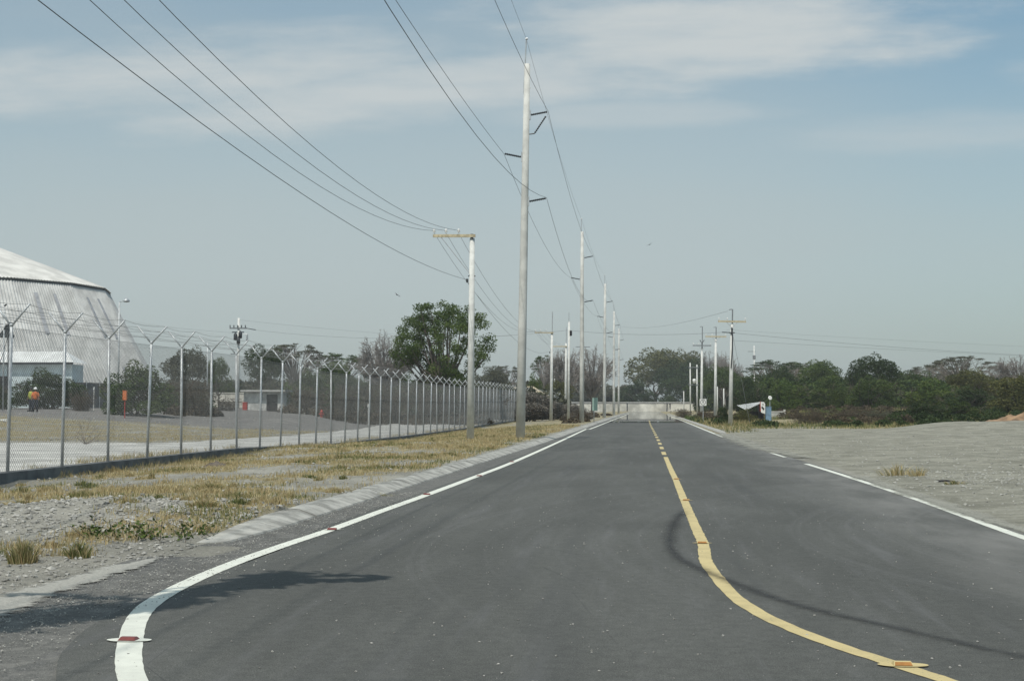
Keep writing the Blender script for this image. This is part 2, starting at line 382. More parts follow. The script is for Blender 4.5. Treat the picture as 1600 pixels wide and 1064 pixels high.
for x, y, z in gv:
    g = grassy(x, y); s_ = 1. if (x < -19 and y > 96) else 0.
    yd = sm(x, 4.3, 5.2)*(1-sm(y, 98, 104)) if x > 4 else 0
    if x > FX and x < 0 and y < 14.5: yd = .3
    cc += [g, s_, yd, 1]
ca.data.foreach_set('color', cc)
me.polygons.foreach_set('use_smooth', [True]*len(me.polygons))
g_ = bpy.data.objects.new('ground', me); C.objects.link(g_); tag(g_, kind='structure')
# ------------------------------------------------------------------ strips laid on the ground
def interp(tab, y):
    ys_ = [p[1] for p in tab]; xs_ = [p[0] for p in tab]; return float(np.interp(y, ys_, xs_))
def sheet(name, left, right, y0, y1, mat, dz=0., step=.5, cols=6, follow=False, jag=0.):
    """sheet between two edge curves given as (x, y) tables"""
    b = MB(); Y = y0; rows = []; core = []
    while Y < y1: rows.append(Y); Y += step*max(1, Y/60)
    rows.append(y1)
    for Y in rows:
        a = interp(left, Y)+jag*(nz(Y, 0, .9, 31)+.6*nz(Y, 0, 3.1, 33)); c = interp(right, Y)+jag*(nz(Y, 5, .9, 35)+.6*nz(Y, 5, 3.1, 37))
        for k in range(cols+1):
            x = a+(c-a)*k/cols; b.v.append((x, Y, (TZ(x, Y) if follow else 0)+dz)); core.append(min(1, 2.2*min(k, cols-k)/cols, (Y-y0)/max(.3, (y1-y0)*.12), (y1-Y)/max(.3, (y1-y0)*.12)) if cols > 1 else 1)
    n = cols+1
    for j in range(len(rows)-1):
        for k in range(cols): b.f.append((j*n+k, j*n+k+1, (j+1)*n+k+1, (j+1)*n+k))
    o = b.build(name, mat); o.data.attributes.new('core', 'FLOAT', 'POINT').data.foreach_set('value', core)
    return tag(o, kind='structure')
P = lambda L: sorted([at(*p) for p in L], key=lambda q: q[1])
wl_px = [(207, 1064), (201, 1030), (204, 1000), (215, 965), (240, 940), (290, 912), (360, 882), (440, 853), (518, 827), (600, 797), (667, 773), (750, 742), (792, 726), (834, 708), (876, 689), (917, 670), (950, 658)]
WL = [(-1.9, 6.2), (-2.45, 7.2)] + P(wl_px); WL = WL[:-1]+[(-3.75, 98), (-3.7, 150), (-3.6, 300)]
seam = [(a-.17, b) for a, b in WL]
seam = [(-2.7, 5.), (-3.0, 7)]+P([(87, 1064), (91, 1025), (125, 987), (163, 964), (213, 941), (281, 914), (323, 899), (437, 861)])+[(a-.2, b) for a, b in WL if b > 16.5]
RL = [(4.6, 3)]+P([(1600, 840), (1450, 786), (1360, 756), (1300, 737), (1245, 720), (1200, 706), (1130, 683), (1100, 671), (1065, 656)]); RL[-1] = (3.75, 160); RL.append((3.6, 300))
sheet('shoulder', [(-5.0, 5.)]+[(a-.45, b) for a, b in P([(0, 985), (100, 930), (170, 905), (240, 884)])]+P([(262, 856), (342, 846)])+[(-4.55, 17.6), (-4.5, 24), (-4.42, 38), (-4.3, 60), (-4.3, 300)],
      [(a+.25, b) for a, b in seam], 5.0, 300, M['oldroad'], -.008, .3, 4, False, .01)
sheet('road', [(a, b) for a, b in seam], [(9., 3), (9, 12), (5.4, 16)]+[(a+.16, b) for a, b in RL[1:]]+[(3.9, 438)], 4.0, 438, M['road'], 0, .3, 10, False, .008)
# kerbs
def kerb(name, tab, y0, y1, side, w_, h_):
    b = MB(); Y = y0; k = 0
    while Y < y1:
        L = 1.0 if Y < 60 else 3.0; g = .02 if random.random() < .75 else .08
        jx, jz = random.uniform(-.008, .008), random.uniform(-.008, .004)
        rows = []
        for i in range(3):
            yy = Y+(L-g)*i/2; x0 = interp(tab, yy)+jx; tp = sm(yy, y0-.6, y0+3.2)
            hh = h_*tp+jz*tp
            rows.append([(x0, yy, -.02), (x0+side*.02, yy, .012), (x0+side*w_*.5, yy, hh*.55), (x0+side*w_*.9, yy, hh*.95), (x0+side*(w_+.14), yy, hh), (x0+side*(w_+.16), yy, -.05)])
        vs = [v for r in rows for v in r]; n = 6; fs = []
        for j in range(2):
            for q in range(n-1):
                f = (j*n+q, j*n+q+1, (j+1)*n+q+1, (j+1)*n+q); fs.append(f if side < 0 else f[::-1])
        fs += [tuple(range(n)), tuple(2*n+q for q in range(n))[::-1]]
        b.add(vs, fs); Y += L; k += 1
    return tag(b.build(name, M['kerb']), kind='structure')
kerb('kerb', [(-4.62, 16), (-4.5, 18), (-4.45, 24), (-4.38, 38), (-4.2, 60), (-4.2, 300)], 15.9, 300, -1, .29, .105)
kerb('kerb', [(4.15, 84), (4.1, 300)], 84, 300, 1, .2, .08)
sheet('dust_strip', P([(0, 925), (60, 910), (150, 886), (240, 871), (252, 866)]), P([(0, 990), (60, 950), (120, 922), (170, 905), (235, 884), (262, 868)]), 9.9, 14.6, M['dust'], .004, .05, 8, False, .04)
sheet('gravel_path', [(-60, 46), (-60, 61.5), (-24, 62), (-20.4, 65), (-20., 90), (-21.5, 130), (-22.5, 220)], [(-13.32, 46), (-13.32, 220)], 24, 220, M['path'], .012, .7, 26, True, .18)
sheet('gravel_drift', [(4.2, 40), (3.8, 47), (3.1, 52), (3.0, 62), (3.3, 84)], [(5.2, 34), (5.0, 84)], 41, 84, M['drift'], .010, .5, 10, False, .12)
sheet('gravel_drift', [(4.15, 12), (4.1, 34)], [(4.9, 12), (4.9, 34)], 12, 34, M['drift'], .010, .5, 10, False, .06)
# ------------------------------------------------------------------ road markings
def resamp(pts, st):
    out = [pts[0]]; 
    for a, b in zip(pts, pts[1:]):
        L = math.hypot(b[0]-a[0], b[1]-a[1]); n = max(1, int(L/st))
        out += [(a[0]+(b[0]-a[0])*i/n, a[1]+(b[1]-a[1])*i/n) for i in range(1, n+1)]
    return out
def smooth(pts, k=3):
    for _ in range(k):
        pts = [pts[0]]+[((a[0]+2*b[0]+c[0])/4, (a[1]+2*b[1]+c[1])/4) for a, b, c in zip(pts, pts[1:], pts[2:])]+[pts[-1]]
    return pts
def spline(pts, st):
    q = [pts[0]]+list(pts)+[pts[-1]]; out = []
    for a, b_, c, d in zip(q, q[1:], q[2:], q[3:]):
        L = math.hypot(c[0]-b_[0], c[1]-b_[1]); n = max(1, int(L/st))
        for i in range(n):
            t = i/n; out.append(tuple(.5*(2*b_[k]+(c[k]-a[k])*t+(2*a[k]-5*b_[k]+4*c[k]-d[k])*t*t+(3*b_[k]-a[k]-3*c[k]+d[k])*t**3) for k in (0, 1)))
    return out+[pts[-1]]
def line(name, pts, width, mat, z=.004, st=.12, jag=.003, taper=0, sk=6):
    pts = smooth(spline(pts, st), sk); b = MB(); n = len(pts)
    for i, (x, y) in enumerate(pts):
        a, c = pts[max(0, i-1)], pts[min(n-1, i+1)]; d = Vector((c[0]-a[0], c[1]-a[1])).normalized(); N = Vector((-d.y, d.x))
        wd = width/2
        if taper: wd *= min(1, .15+i/(n*taper), .15+(n-1-i)/(n*taper))
        j1, j2 = random.uniform(-jag, jag), random.uniform(-jag, jag)
        b.v += [(x-N.x*(wd+j1), y-N.y*(wd+j1), z), (x+N.x*(wd+j2), y+N.y*(wd+j2), z)]
        if i: b.f.append((2*i-2, 2*i-1, 2*i+1, 2*i)[::-1])
    return tag(b.build(name, mat), kind='structure')
line('white_edge_line', WL, .158, M['whiteline'])
rl = [p for p in RL]
def clip(tab, y0, y1): return [(interp(tab, y0), y0)]+[p for p in tab if y0 < p[1] < y1]+[(interp(tab, y1), y1)]
line('white_edge_line', clip(rl, 12, 39.2), .14, M['whiteline']); line('white_edge_line', clip(rl, 44.2, 48.6), .11, M['whiteline'])
line('white_edge_line', clip(rl, 73, 260), .15, M['whiteline'])
yl = P([(1480, 1064), (1405, 1040), (1300, 1006), (1235, 981), (1190, 960), (1150, 934), (1123, 905), (1105, 880), (1101, 866), (1099, 850), (1089, 828), (1076, 798), (1065, 772), (1056, 750), (1048, 733), (1040, 714)])
yl = [(2.35, 6.9), (1.95, 7.5)]+yl
line('yellow_centre_line', yl, .125, M['yellowline'], sk=1, jag=.006)
Y = yl[-1][1]+2.0
while Y < 158:
    x = lambda y: .55-.25*sm(y, 45, 140)
    line('yellow_centre_dash', [(x(Y), Y), (x(Y+3.0), Y+3.0)], .14, M['yellowline'], sk=1); Y += 6.2
# dark curved streak laid on the asphalt
def dark_material():  # dark see-through streak, densest along its middle, broken up by noise
    m = bpy.data.materials.new('dark_streak_mat'); m.use_nodes = True; t = NT(m.node_tree); b = t.n['Principled BSDF']
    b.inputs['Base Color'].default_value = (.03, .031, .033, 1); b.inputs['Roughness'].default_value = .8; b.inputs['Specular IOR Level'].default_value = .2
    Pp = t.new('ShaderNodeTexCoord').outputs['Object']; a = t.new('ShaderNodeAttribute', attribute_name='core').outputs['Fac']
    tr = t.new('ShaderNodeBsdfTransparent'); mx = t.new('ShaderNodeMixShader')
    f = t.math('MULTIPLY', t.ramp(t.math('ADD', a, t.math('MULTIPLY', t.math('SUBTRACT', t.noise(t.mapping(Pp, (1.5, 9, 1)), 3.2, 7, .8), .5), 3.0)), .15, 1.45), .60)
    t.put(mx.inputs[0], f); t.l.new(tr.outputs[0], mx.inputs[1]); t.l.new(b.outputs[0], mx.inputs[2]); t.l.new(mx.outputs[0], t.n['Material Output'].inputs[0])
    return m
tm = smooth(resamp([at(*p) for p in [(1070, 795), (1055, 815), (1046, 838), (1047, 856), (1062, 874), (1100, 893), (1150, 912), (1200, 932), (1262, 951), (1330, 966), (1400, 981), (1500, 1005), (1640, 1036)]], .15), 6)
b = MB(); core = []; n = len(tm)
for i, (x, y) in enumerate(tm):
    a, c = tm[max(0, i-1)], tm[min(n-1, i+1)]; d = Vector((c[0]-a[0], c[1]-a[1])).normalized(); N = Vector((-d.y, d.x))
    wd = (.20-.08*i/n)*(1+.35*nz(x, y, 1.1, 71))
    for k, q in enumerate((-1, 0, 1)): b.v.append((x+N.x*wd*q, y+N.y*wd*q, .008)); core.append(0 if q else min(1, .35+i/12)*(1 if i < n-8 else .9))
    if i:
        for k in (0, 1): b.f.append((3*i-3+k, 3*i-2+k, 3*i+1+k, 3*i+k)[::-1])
o = b.build('dark_streak', dark_material()); tag(o, kind='structure')
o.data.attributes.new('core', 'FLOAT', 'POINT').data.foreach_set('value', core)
# reflective road studs
def stud(px, py, yellow, label, grp, wing):
    ww, wh = (.146, .075) if wing == 2 else (.11, .035)
    x, y = at(px, py); r = thing('road_stud', (x, y, .006), label, 'road stud', grp)
    b = MB(); q = MB()
    if wing:                                     # smear of thermoplastic the stud is bedded in
        a = MB(); vs = [Vector((ww*math.cos(t), wh*math.sin(t), .003)) for t in [2*math.pi*i/24 for i in range(24)]]
        a.add([(v.x*(1+.06*math.sin(7*v.x*9)), v.y, v.z) for v in vs], [tuple(range(24))]); a.build('bed', M['yellowline'] if yellow else M['whiteline'], r)
    w2, l2, h = .056, .05, .022
    b.add([(-w2, -l2, .004), (w2, -l2, .004), (w2, l2, .004), (-w2, l2, .004), (-w2*.86, -l2*.35, h), (w2*.86, -l2*.35, h), (w2*.86, l2*.35, h), (-w2*.86, l2*.35, h)],
          [(4, 5, 6, 7), (1, 2, 6, 5), (2, 3, 7, 6), (3, 0, 4, 7), (0, 3, 2, 1), (0, 1, 5, 4)])
    b.build('housing', M['yellowline'] if yellow else M['redrefl'], r)
    q.add([(-w2*.9, -l2-.002, .006), (w2*.9, -l2-.002, .006), (w2*.8, -l2*.35-.002, h-.001), (-w2*.8, -l2*.35-.002, h-.001)], [(0, 1, 2, 3)])
    q.build('reflector', M['amber'] if yellow else M['redrefl'], r)
gw, gy = 'road studs along the white edge line', 'road studs along the yellow centre line'
for px, py, lb in [(201, 1001, 'brick-red road stud on a white oval bed, nearest one on the left white line'), (519, 828, 'thin red road stud beside the middle of the left white line, second nearest'),
                   (667, 773, 'small red road stud on the left white line, third from the camera'), (749, 744, 'tiny red road stud on the left white line, fourth from the camera'),
                   (800, 722, 'faint road stud far along the left white line, fifth from the camera')]:
    stud(px, py, False, lb, gw, 2 if px == 201 else 1)
for px, py, lb in [(1410, 1040, 'amber road stud at the near bend of the yellow line, nearest and largest'), (1097, 849, 'road stud on the yellow line just past its kink, second from the camera'),
                   (1072, 782, 'small road stud on the yellow line, third from the camera'), (1057, 749, 'tiny road stud on the yellow line short of the dashes, fourth from the camera')]:
    stud(px, py, True, lb, gy, 2 if px == 1410 else 1)

# ------------------------------------------------------------------ chain-link fence with Y arms
fence = thing('chain_link_fence', (FX, 28, 0), 'long galvanised chain-link fence with Y-shaped post tops and barbed wire on a low concrete base', 'fence')
PY = [29.54+2.86*k for k in range(-3, 71)]; HP = 3.08
def fz(y): return lerp(FL, y)
def loc(p): return Vector(p)-Vector((FX, 28, 0))
pb = MB(); pb.tube([(0, 0, -.15), (0, 0, HP)], .036, 10); ab = None
pb.lathe((0, 0, HP-.03), [(.04, 0), (.042, .05), (.02, .07)], 10)
arms = []
for s_ in (-1, 1):
    am = MB(); am.tube([(s_*.02, 0, HP), (s_*.40, 0, HP+.44)], .022, 8); arms.append(am)
post0 = None
for i, y in enumerate(PY):
    if post0 is None:
        post0 = pb.build('fence_post', M['galv'], fence, True); o = post0
        arms = [am.build('arm', M['galv'], o, True) for am in arms]
    else:
        o = post0.copy(); C.objects.link(o); o.parent = fence
        for am in arms: q = am.copy(); C.objects.link(q); q.parent = o
    o.location = (0, y-28, fz(y)); o.rotation_euler = (random.gauss(0, .006), random.gauss(.012, .010), random.uniform(-.1, .1))
mp = MB()
def diag(mb, y0, y1, z0a, z0b, h, pitch, r, x):
    L = y1-y0
    for sg in (1, -1):
        c = -h
        while c < L:
            # wire runs y = c + t*1 (45 degrees), clipped to the panel
            t0, t1 = max(0, -c), min(h, L-c)
            if t1 > t0+.02:
                pts = []
                for t in (t0, t1):
                    yy = c+t; yy = yy if sg > 0 else L-yy
                    zb = z0a+(z0b-z0a)*yy/L; pts.append(Vector((x+sg*.004, y0+yy, zb+t)))
                d = (pts[1]-pts[0]).normalized(); a = Vector((1, 0, 0)); bb = d.cross(a)
                vs = [p+(a*math.cos(q)+bb*math.sin(q))*r for p in pts for q in (0, 2.09, 4.19)]
                mb.add(vs, [(0, 1, 4, 3), (1, 2, 5, 4), (2, 0, 3, 5)])
            c += pitch
for i, (a, c) in enumerate(zip(PY, PY[1:])):
    mb = MB(); pitch = .098; diag(mb, a-28, c-28, fz(a)+.04, fz(c)+.04, HP-.10, pitch, .0027, .034)
    for hh in (.05, HP-.06): mb.tube([(.034, a-28, fz(a)+hh), (.034, c-28, fz(c)+hh)], .004, 4, False)
    mb.build('mesh_panel', M['mesh'], fence)
for s_ in (-1, 1):
    for k, t in enumerate((.35, .68, .98)):
        mb = MB(); pts = []
        for a, c in zip(PY, PY[1:]):
            for q in range(4):
                yy = a+(c-a)*q/4; pts.append(Vector((s_*.40*t, yy-28, fz(yy)+HP-.02+.46*t-.03*math.sin(math.pi*q/4)*(1+.5*k))))
        mb.tube(pts, .0042, 4, False)
        for p in np.arange(PY[0], 75, .13):
            zz = fz(p)+HP-.02+.46*t; mb.tube([(s_*.40*t-.012, p-28-.012, zz-.018), (s_*.40*t+.012, p-28+.012, zz+.018)], .002, 3, False)
        mb.build('barbed_wire', M['mesh'], fence)
mb = MB(); yy = PY[0]
pts = []
while yy < PY[-1]: pts.append(yy); yy += 1.4
for a, c in zip(pts, pts[1:]):
    za, zc = fz(a), fz(c); j = random.uniform(-.01, .01)
    vs = [(x+.0+j, y, z) for y, zt in ((a-28, za), (c-28-.004, zc)) for x, z in ((-.13, zt-.35), (-.13, zt+.03), (.12, zt+.03), (.14, zt-.45))]
    mb.add(vs, [(0, 1, 5, 4), (1, 2, 6, 5), (2, 3, 7, 6), (0, 3, 2, 1), (4, 5, 6, 7)])
mb.build('base_beam', M['plinth'], fence)

# ------------------------------------------------------------------ tall transmission poles
def lean(o, a, b): o.rotation_euler = (b, a, 0)
def insulator(b, p0, p1, r=.055):
    p0, p1 = Vector(p0), Vector(p1); n = 9; pts = []; rr = []
    for i in range(n*2+1):
        t = i/(n*2); pts.append(p0.lerp(p1, t)); rr.append(r if i % 2 else r*.45)
    b.tube(pts, rr, 8)
TP = [(813, 64.0), (909, 126), (944, 180), (959, 232), (966.5, 284)]
tall = []
for i, (px, D) in enumerate([(None, 0)]+TP):
    x, y = (-5.45, -5.) if i == 0 else col(px, D)
    z = TZ(x, y)-.02
    lab = ['tall round concrete power pole standing beside the camera, outside the picture', 'tallest and nearest tapered concrete power pole beside the kerb, with three dark insulators',
           'second tall concrete power pole along the kerb, beyond the tallest one', 'third tall concrete power pole along the kerb, between the second and the slimmer fourth',
           'fourth tall power pole along the kerb, slim and pale before the end wall', 'last and smallest tall power pole of the kerb row, close to the end wall'][i]
    r = thing('power_pole', (x, y, z), lab, 'power pole', 'tall concrete power poles along the kerb')
    lean(r, [.0, .019, .004, .010, .006, .008][i], 0)
    b = MB(); b.tube([(0, 0, -.3), (0, 0, 5), (0, 0, 11), (0, 0, 16.4)], [.205, .182, .155, .125], 20); b.build('shaft', M['concrete'], r, True)
    b = MB(); b.tube([(-.13, -.02, 15.1), (-.06, -.02, 17.5)], .028, 6); b.tube([(-.10, -.02, 17.5), (.0, -.02, 17.52)], .05, 6)
    b.tube([(-.15, 0, 15.35), (.16, 0, 15.35)], .03, 6); b.build('lightning_mast', M['galv'], r)
    for zz, s_ in ((14.15, 1), (12.3, -1), (10.35, 1)):
        b = MB(); x0 = s_*.15; insulator(b, (x0+s_*.05, 0, zz), (s_*.92, 0, zz+.14)); b.build('insulator', M['dark'], r)
        b = MB(); b.box((s_*.16, 0, zz), (.06, .12, .42)); b.tube([(-.17, 0, zz+.15), (.17, 0, zz+.15)], .022, 6); b.tube([(-.17, 0, zz-.15), (.17, 0, zz-.15)], .022, 6); b.build('bracket', M['galv'], r)
    if i in (0, 1):
        b = MB(); insulator(b, (.38, 0, 13.35), (.86, 0, 14.1), .045); b.tube([(.14, 0, 13.3), (.38, 0, 13.33)], .025, 6); b.build('brace_insulator', M['dark'], r)
    tall.append((x, y, z, r))
def cable(name, pts, sag, r, mat, label, cat='cable', group=None, n=16):
    """wire through its supports, hanging in a curve between each two"""
    b = MB(); P_ = []
    for k, (a, c) in enumerate(zip(pts, pts[1:])):
        s_ = sag[k] if hasattr(sag, '__len__') else sag
        for i in range(n):
            t = i/n; v = Vector(a).lerp(Vector(c), t); v.z -= 4*s_*t*(1-t); P_.append(v)
    P_.append(Vector(pts[-1])); b.tube(P_, r, 5, False)
    return tag(b.build(name, mat), label, cat, group)
def tpt(i, dx, h):
    x, y, z, r = tall[i]; ry = r.rotation_euler[1]; return (x+dx+h*math.sin(ry), y, z+h)
gT = 'wires of the tall pole row'
for dx, h, lb, sg, sg0 in [(-.06, 17.5, 'thin top wire running over the mast tips of the tall poles', .4, .5), (.95, 14.3, 'upper wire on the road side of the tall poles', 1.25, .9),
                  (-.95, 12.45, 'middle wire on the fence side of the tall poles', .75, 1.0), (.95, 10.5, 'lowest wire on the road side of the tall poles', 2.1, 1.5)]:
    pts = [tpt(i, dx, h) for i in range(6)]
    pts[0] = (pts[0][0]-.05, pts[0][1], pts[0][2])
    cable('overhead_wire', pts, [sg*1.0, sg0*1.0, .7, .6, .5], .0085 if h < 17 else .006, M['wire'], lb, 'wire', gT)
# ------------------------------------------------------------------ low poles with one-sided cross-arm
def armpole(px, D, ztop, arm_h, label, left, sc=1., tilt=0, mast=0., grp='poles with a wooden arm on one side', pin=3, loc=None):
    x, y = loc if loc else col(px, D); z = TZ(x, y)
    r = thing('distribution_pole', (x, y, z), label, 'power pole', grp); lean(r, tilt, 0)
    b = MB(); b.tube([(0, 0, -.2), (0, 0, ztop*.5), (0, 0, ztop)], [.165, .14, .108], 14); b.build('shaft', M['concrete2'], r, True)
    b = MB(); b.box((-.78, -.11, arm_h), (1.86, .10, .125)); b.build('cross_arm', M['wood'], r)
    b = MB(); b.tube([(-1.35, -.13, arm_h-.06), (-.1, -.13, arm_h-1.62)], .02, 6); b.build('brace', M['galv'], r)
    for k in range(pin):
        xx = (-1.66, -1.14, -.58)[k]
        b = MB(); b.lathe((xx, -.11, arm_h+.063), [(.014, 0), (.014, .10), (.06, .10), (.065, .14), (.035, .155), (.06, .175), (.05, .23), (.02, .25)], 10)
        b.build('insulator', M['porcelain'], r)
    b = MB(); b.tube([(-.16, -.02, arm_h-1.75), (.16, -.02, arm_h-1.75)], .03, 6); b.box((-.2, 0, arm_h-1.95), (.09, .09, .16)); b.box((0, -.12, arm_h-.02), (.12, .06, .2)); b.build('bracket', M['dark'], r)
    if mast: b = MB(); b.tube([(.02, 0, ztop-.3), (.02, 0, arm_h+mast)], .045, 6); b.build('mast', M['galv'], r)
    return r, Vector((x, y, z))
w0, p0 = armpole(0, 0, 9.4, 9.3, 'pole with wooden arm standing left of the camera, outside the picture', True, loc=(-7.75, 9.))
w1, p1 = armpole(735, 64, 8.75, 8.85, 'nearest low concrete pole with yellowish wooden arm pointing left and three white insulators', True, tilt=.008)
w2, p2 = armpole(861, 146, 8.7, 8.75, 'second low pole with its arm pointing left, just right of the tallest pole', True, tilt=.012, mast=2.1)
w3, p3 = armpole(883.5, 182, 9.3, 8.9, 'third low pole with a left arm, touching a slimmer pole with a black fitting', True, tilt=.01, mast=2.4)
def armline(k, dx, h, hs, sags, lb):
    q = [(p.x+dx, p.y-.1, p.z+hh) for p, hh in zip((p0, p1, p2, p3), hs)]
    q[0] = (q[0][0], q[0][1], hs[0])
    cable('overhead_wire', q, sags, .0078, M['wire'], lb, 'wire', 'wires of the low pole row', n=20)
armline(0, -.58, 0, (10.0, 9.1, 9.0, 9.2), (1.62, 1.6, .4), 'low-row wire on the insulator nearest the pole shaft')
armline(1, -1.14, 0, (10.0, 9.1, 9.0, 9.2), (1.67, 1.6, .4), 'low-row wire on the middle insulator of the wooden arm')
armline(2, -1.66, 0, (10.0, 9.1, 9.0, 9.2), (1.75, 1.6, .4), 'low-row wire on the outermost insulator at the arm tip')
armline(3, -.2, 0, (7.35, 6.95, 6.9, 7.0), (.82, 1.2, .4), 'lowest wire of the low row, fixed to the pole shafts below the arms')
# slim poles of the left row
def slim(px, D, ytop, label, group=None, r0=.13, tilt=.01, cat='power pole', name='utility_pole', mat='concrete2'):
    x, y = col(px, D); z = TZ(x, y); h = zpx(ytop, D)-z
    r = thing(name, (x, y, z), label, cat, group); lean(r, tilt, 0)
    b = MB(); b.tube([(0, 0, -.2), (0, 0, h)], [r0, r0*.72], 12); b.build('shaft', M[mat], r, True); return r, h
r, h = slim(888, 141, 503, 'slim concrete pole with a black fitting near its top, beside the third left-armed pole')
b = MB(); b.lathe((.16, 0, h-1.1), [(.03, -.25), (.13, -.2), (.13, .2), (.05, .28)], 10); b.tube([(0, 0, h-1.3), (.16, 0, h-1.3)], .03, 6); b.build('switch', M['black'], r)
b = MB(); b.tube([(-.03, 0, h-.2), (-.03, 0, h+.9)], .03, 5); b.build('mast', M['galv'], r)
r, h = slim(910, 215, 540, 'far pole with two short cross-arms, half hidden behind the second tall pole')
b = MB(); b.box((0, -.1, h-.2), (2.1, .1, .11)); b.box((-.5, -.1, h-1.4), (.9, .1, .1)); b.build('cross_arm', M['farwire'], r)
slim(866, 235, 592, 'thin grey pole in front of the bare trees, right of the second left-armed pole', r0=.11)
r, h = slim(928, 130, 628, 'thin post with a pale green board at the end of the fence', r0=.035, cat='sign', name='sign_post', mat='galv')
b = MB(); b.box((.08, -.03, h-.2), (.46, .03, 1.15)); b.build('board', M['greensheet'], r)
# ------------------------------------------------------------------ right row: poles with full cross-arms
def tpole(px, D, ypole, yarm, armw, ymast, label, tilt=0., extra=None, wood='wood'):
    x, y = col(px, D); z = TZ(x, y); h = zpx(ypole, D)-z; ha = zpx(yarm, D)-z; hm = zpx(ymast, D)-z
    r = thing('distribution_pole', (x, y, z), label, 'power pole', 'poles with a full cross-arm right of the road'); lean(r, tilt, 0)
    b = MB(); b.tube([(0, 0, -.2), (0, 0, h*.5), (0, 0, h)], [.175, .145, .105], 14); b.build('shaft', M['concrete2'], r, True)
    b = MB(); b.box((0, -.12, ha), (armw, .1, .13)); b.build('cross_arm', M[wood], r)
    b = MB()
    for s_ in (-1, 1): b.tube([(s_*armw*.19, -.14, ha-.05), (0, -.14, ha-.5)], .022, 6)
    b.build('brace', M['galv'], r)
    b = MB(); b.tube([(.03, 0, h-.4), (.03, 0, hm)], .05, 6); b.tube([(.0, 0, hm), (-.25, 0, hm-.05)], .035, 5); b.build('mast', M['farwire'], r)
    for s_ in (-.94, -.35, .94):
        b = MB(); b.lathe((s_*armw/2, -.12, ha+.065), [(.015, 0), (.015, .08), (.055, .09), (.055, .2), (.02, .24)], 8); b.build('insulator', M['porcelain'], r)
    return r, Vector((x, y, z)), h, ha
r1, q1, h1, a1 = tpole(1141, 114, 506, 502.5, 2.15, 483, 'nearest right-hand pole with wide orange-brown cross-arm and dark cable, at the gravel edge', .022)
b = MB(); insulator(b, (-.1, -.1, a1-.86), (-.75, -.1, a1-.84), .05); b.tube([(.05, -.13, a1-1.0), (.05, -.16, a1-2.2), (-.02, -.15, a1-3.6)], .05, 6); b.tube([(-.2, -.12, a1-.86), (.22, -.12, a1-.86)], .05, 6); b.tube([(0, -.12, a1-.5), (0, -.12, a1-1.0)], .07, 6); b.build('cable_head', M['dark'], r1)
r2, q2, h2, a2 = tpole(1117.5, 156, 530, 526, 2.2, 511, 'second right-hand pole with a full pale wooden cross-arm, left of the widest-armed pole', .012)
r3, q3, h3, a3 = tpole(1096, 168, 545, 540, 2.1, 510, 'third right-hand pole with a dark cross-arm and forked top, behind the square road sign', .012, wood='farwire')
b = MB(); b.tube([(-.25, -.1, h3+1.0), (0, -.1, h3+.6), (.25, -.1, h3+1.0)], .05, 6); b.tube([(0, -.1, h3+.6), (0, -.1, h3)], .06, 6); b.build('cable_head', M['dark'], r3)
rh = thing('transformer_platform', (*col(1084, 245), 0), 'two slim poles joined by cross-arms carrying a white transformer, before the end wall', 'transformer')
hp = zpx(567, 245); sp = 10.5*245/F/2
for s_, hh in ((-1, hp), (1, hp-.3)): b = MB(); b.tube([(s_*sp, 0, -.2), (s_*sp, 0, hh)], [.13, .10], 10); b.build('pole', M['concrete2'], rh, True)
for zz in (574, 601): b = MB(); b.box((0, -.14, zpx(zz, 245)), (1.7, .1, .12)); b.build('cross_arm', M['farwire'], rh)
b = MB(); b.lathe((.1, -.3, zpx(598, 245)), [(.05, -.1), (.26, -.05), (.28, .5), (.2, .62), (.05, .66)], 12); b.build('tank', M['white'], rh, True)
for px, yt, D, lb in [(1068.5, 611, 300, 'short thin post before the end wall, left of the transformer poles'), (1121, 604, 250, 'yellowish stub pole right behind the second right-hand pole'), (1131, 607, 225, 'short white stub pole between the two nearest right-hand poles')]:
    slim(px, D, yt, lb, 'short posts right of the road', r0=.12, tilt=0, name='stub_pole', cat='post')
r, h = slim(1179, 300, 540, 'distant pole top rising out of the trees behind the striped shed', r0=.15, tilt=0)
b = MB(); b.box((-.5, 0, h-1.2), (1.6, .1, .1)); b.box((0, 0, h-2.4), (.6, .3, .8)); b.build('cross_arm', M['farwire'], r)
# speed sign
x, y = col(1098.5, 132); z = TZ(x, y); sg = thing('road_sign', (x, y, z), 'small white square road sign with a black ring and arrow on a thin post', 'sign')
hc = zpx(629, 132)-z; hc = zpx(628.5, 132)-z
b = MB(); b.tube([(0, 0, -.1), (0, 0, hc+.2)], .03, 6); b.build('post', M['galv'], sg)
b = MB(); b.box((0, -.05, hc), (.60, .012, .60)); b.build('plate', M['white'], sg)
b = MB(); n = 28
vs = [(math.cos(2*math.pi*k/n)*q, -.0585, hc+math.sin(2*math.pi*k/n)*q) for k in range(n) for q in (.20, .245)]
b.add(vs, [(2*k, 2*k+1, (2*k+3) % (2*n), (2*k+2) % (2*n)) for k in range(n)]); b.build('ring', M['black'], sg)
b = MB(); b.box((0, -.058, hc-.02), (.05, .002, .18)); b.add([(-.09, -.0595, hc+.04), (.09, -.0595, hc+.04), (0, -.0595, hc+.16)], [(0, 1, 2)]); b.build('arrow', M['black'], sg)
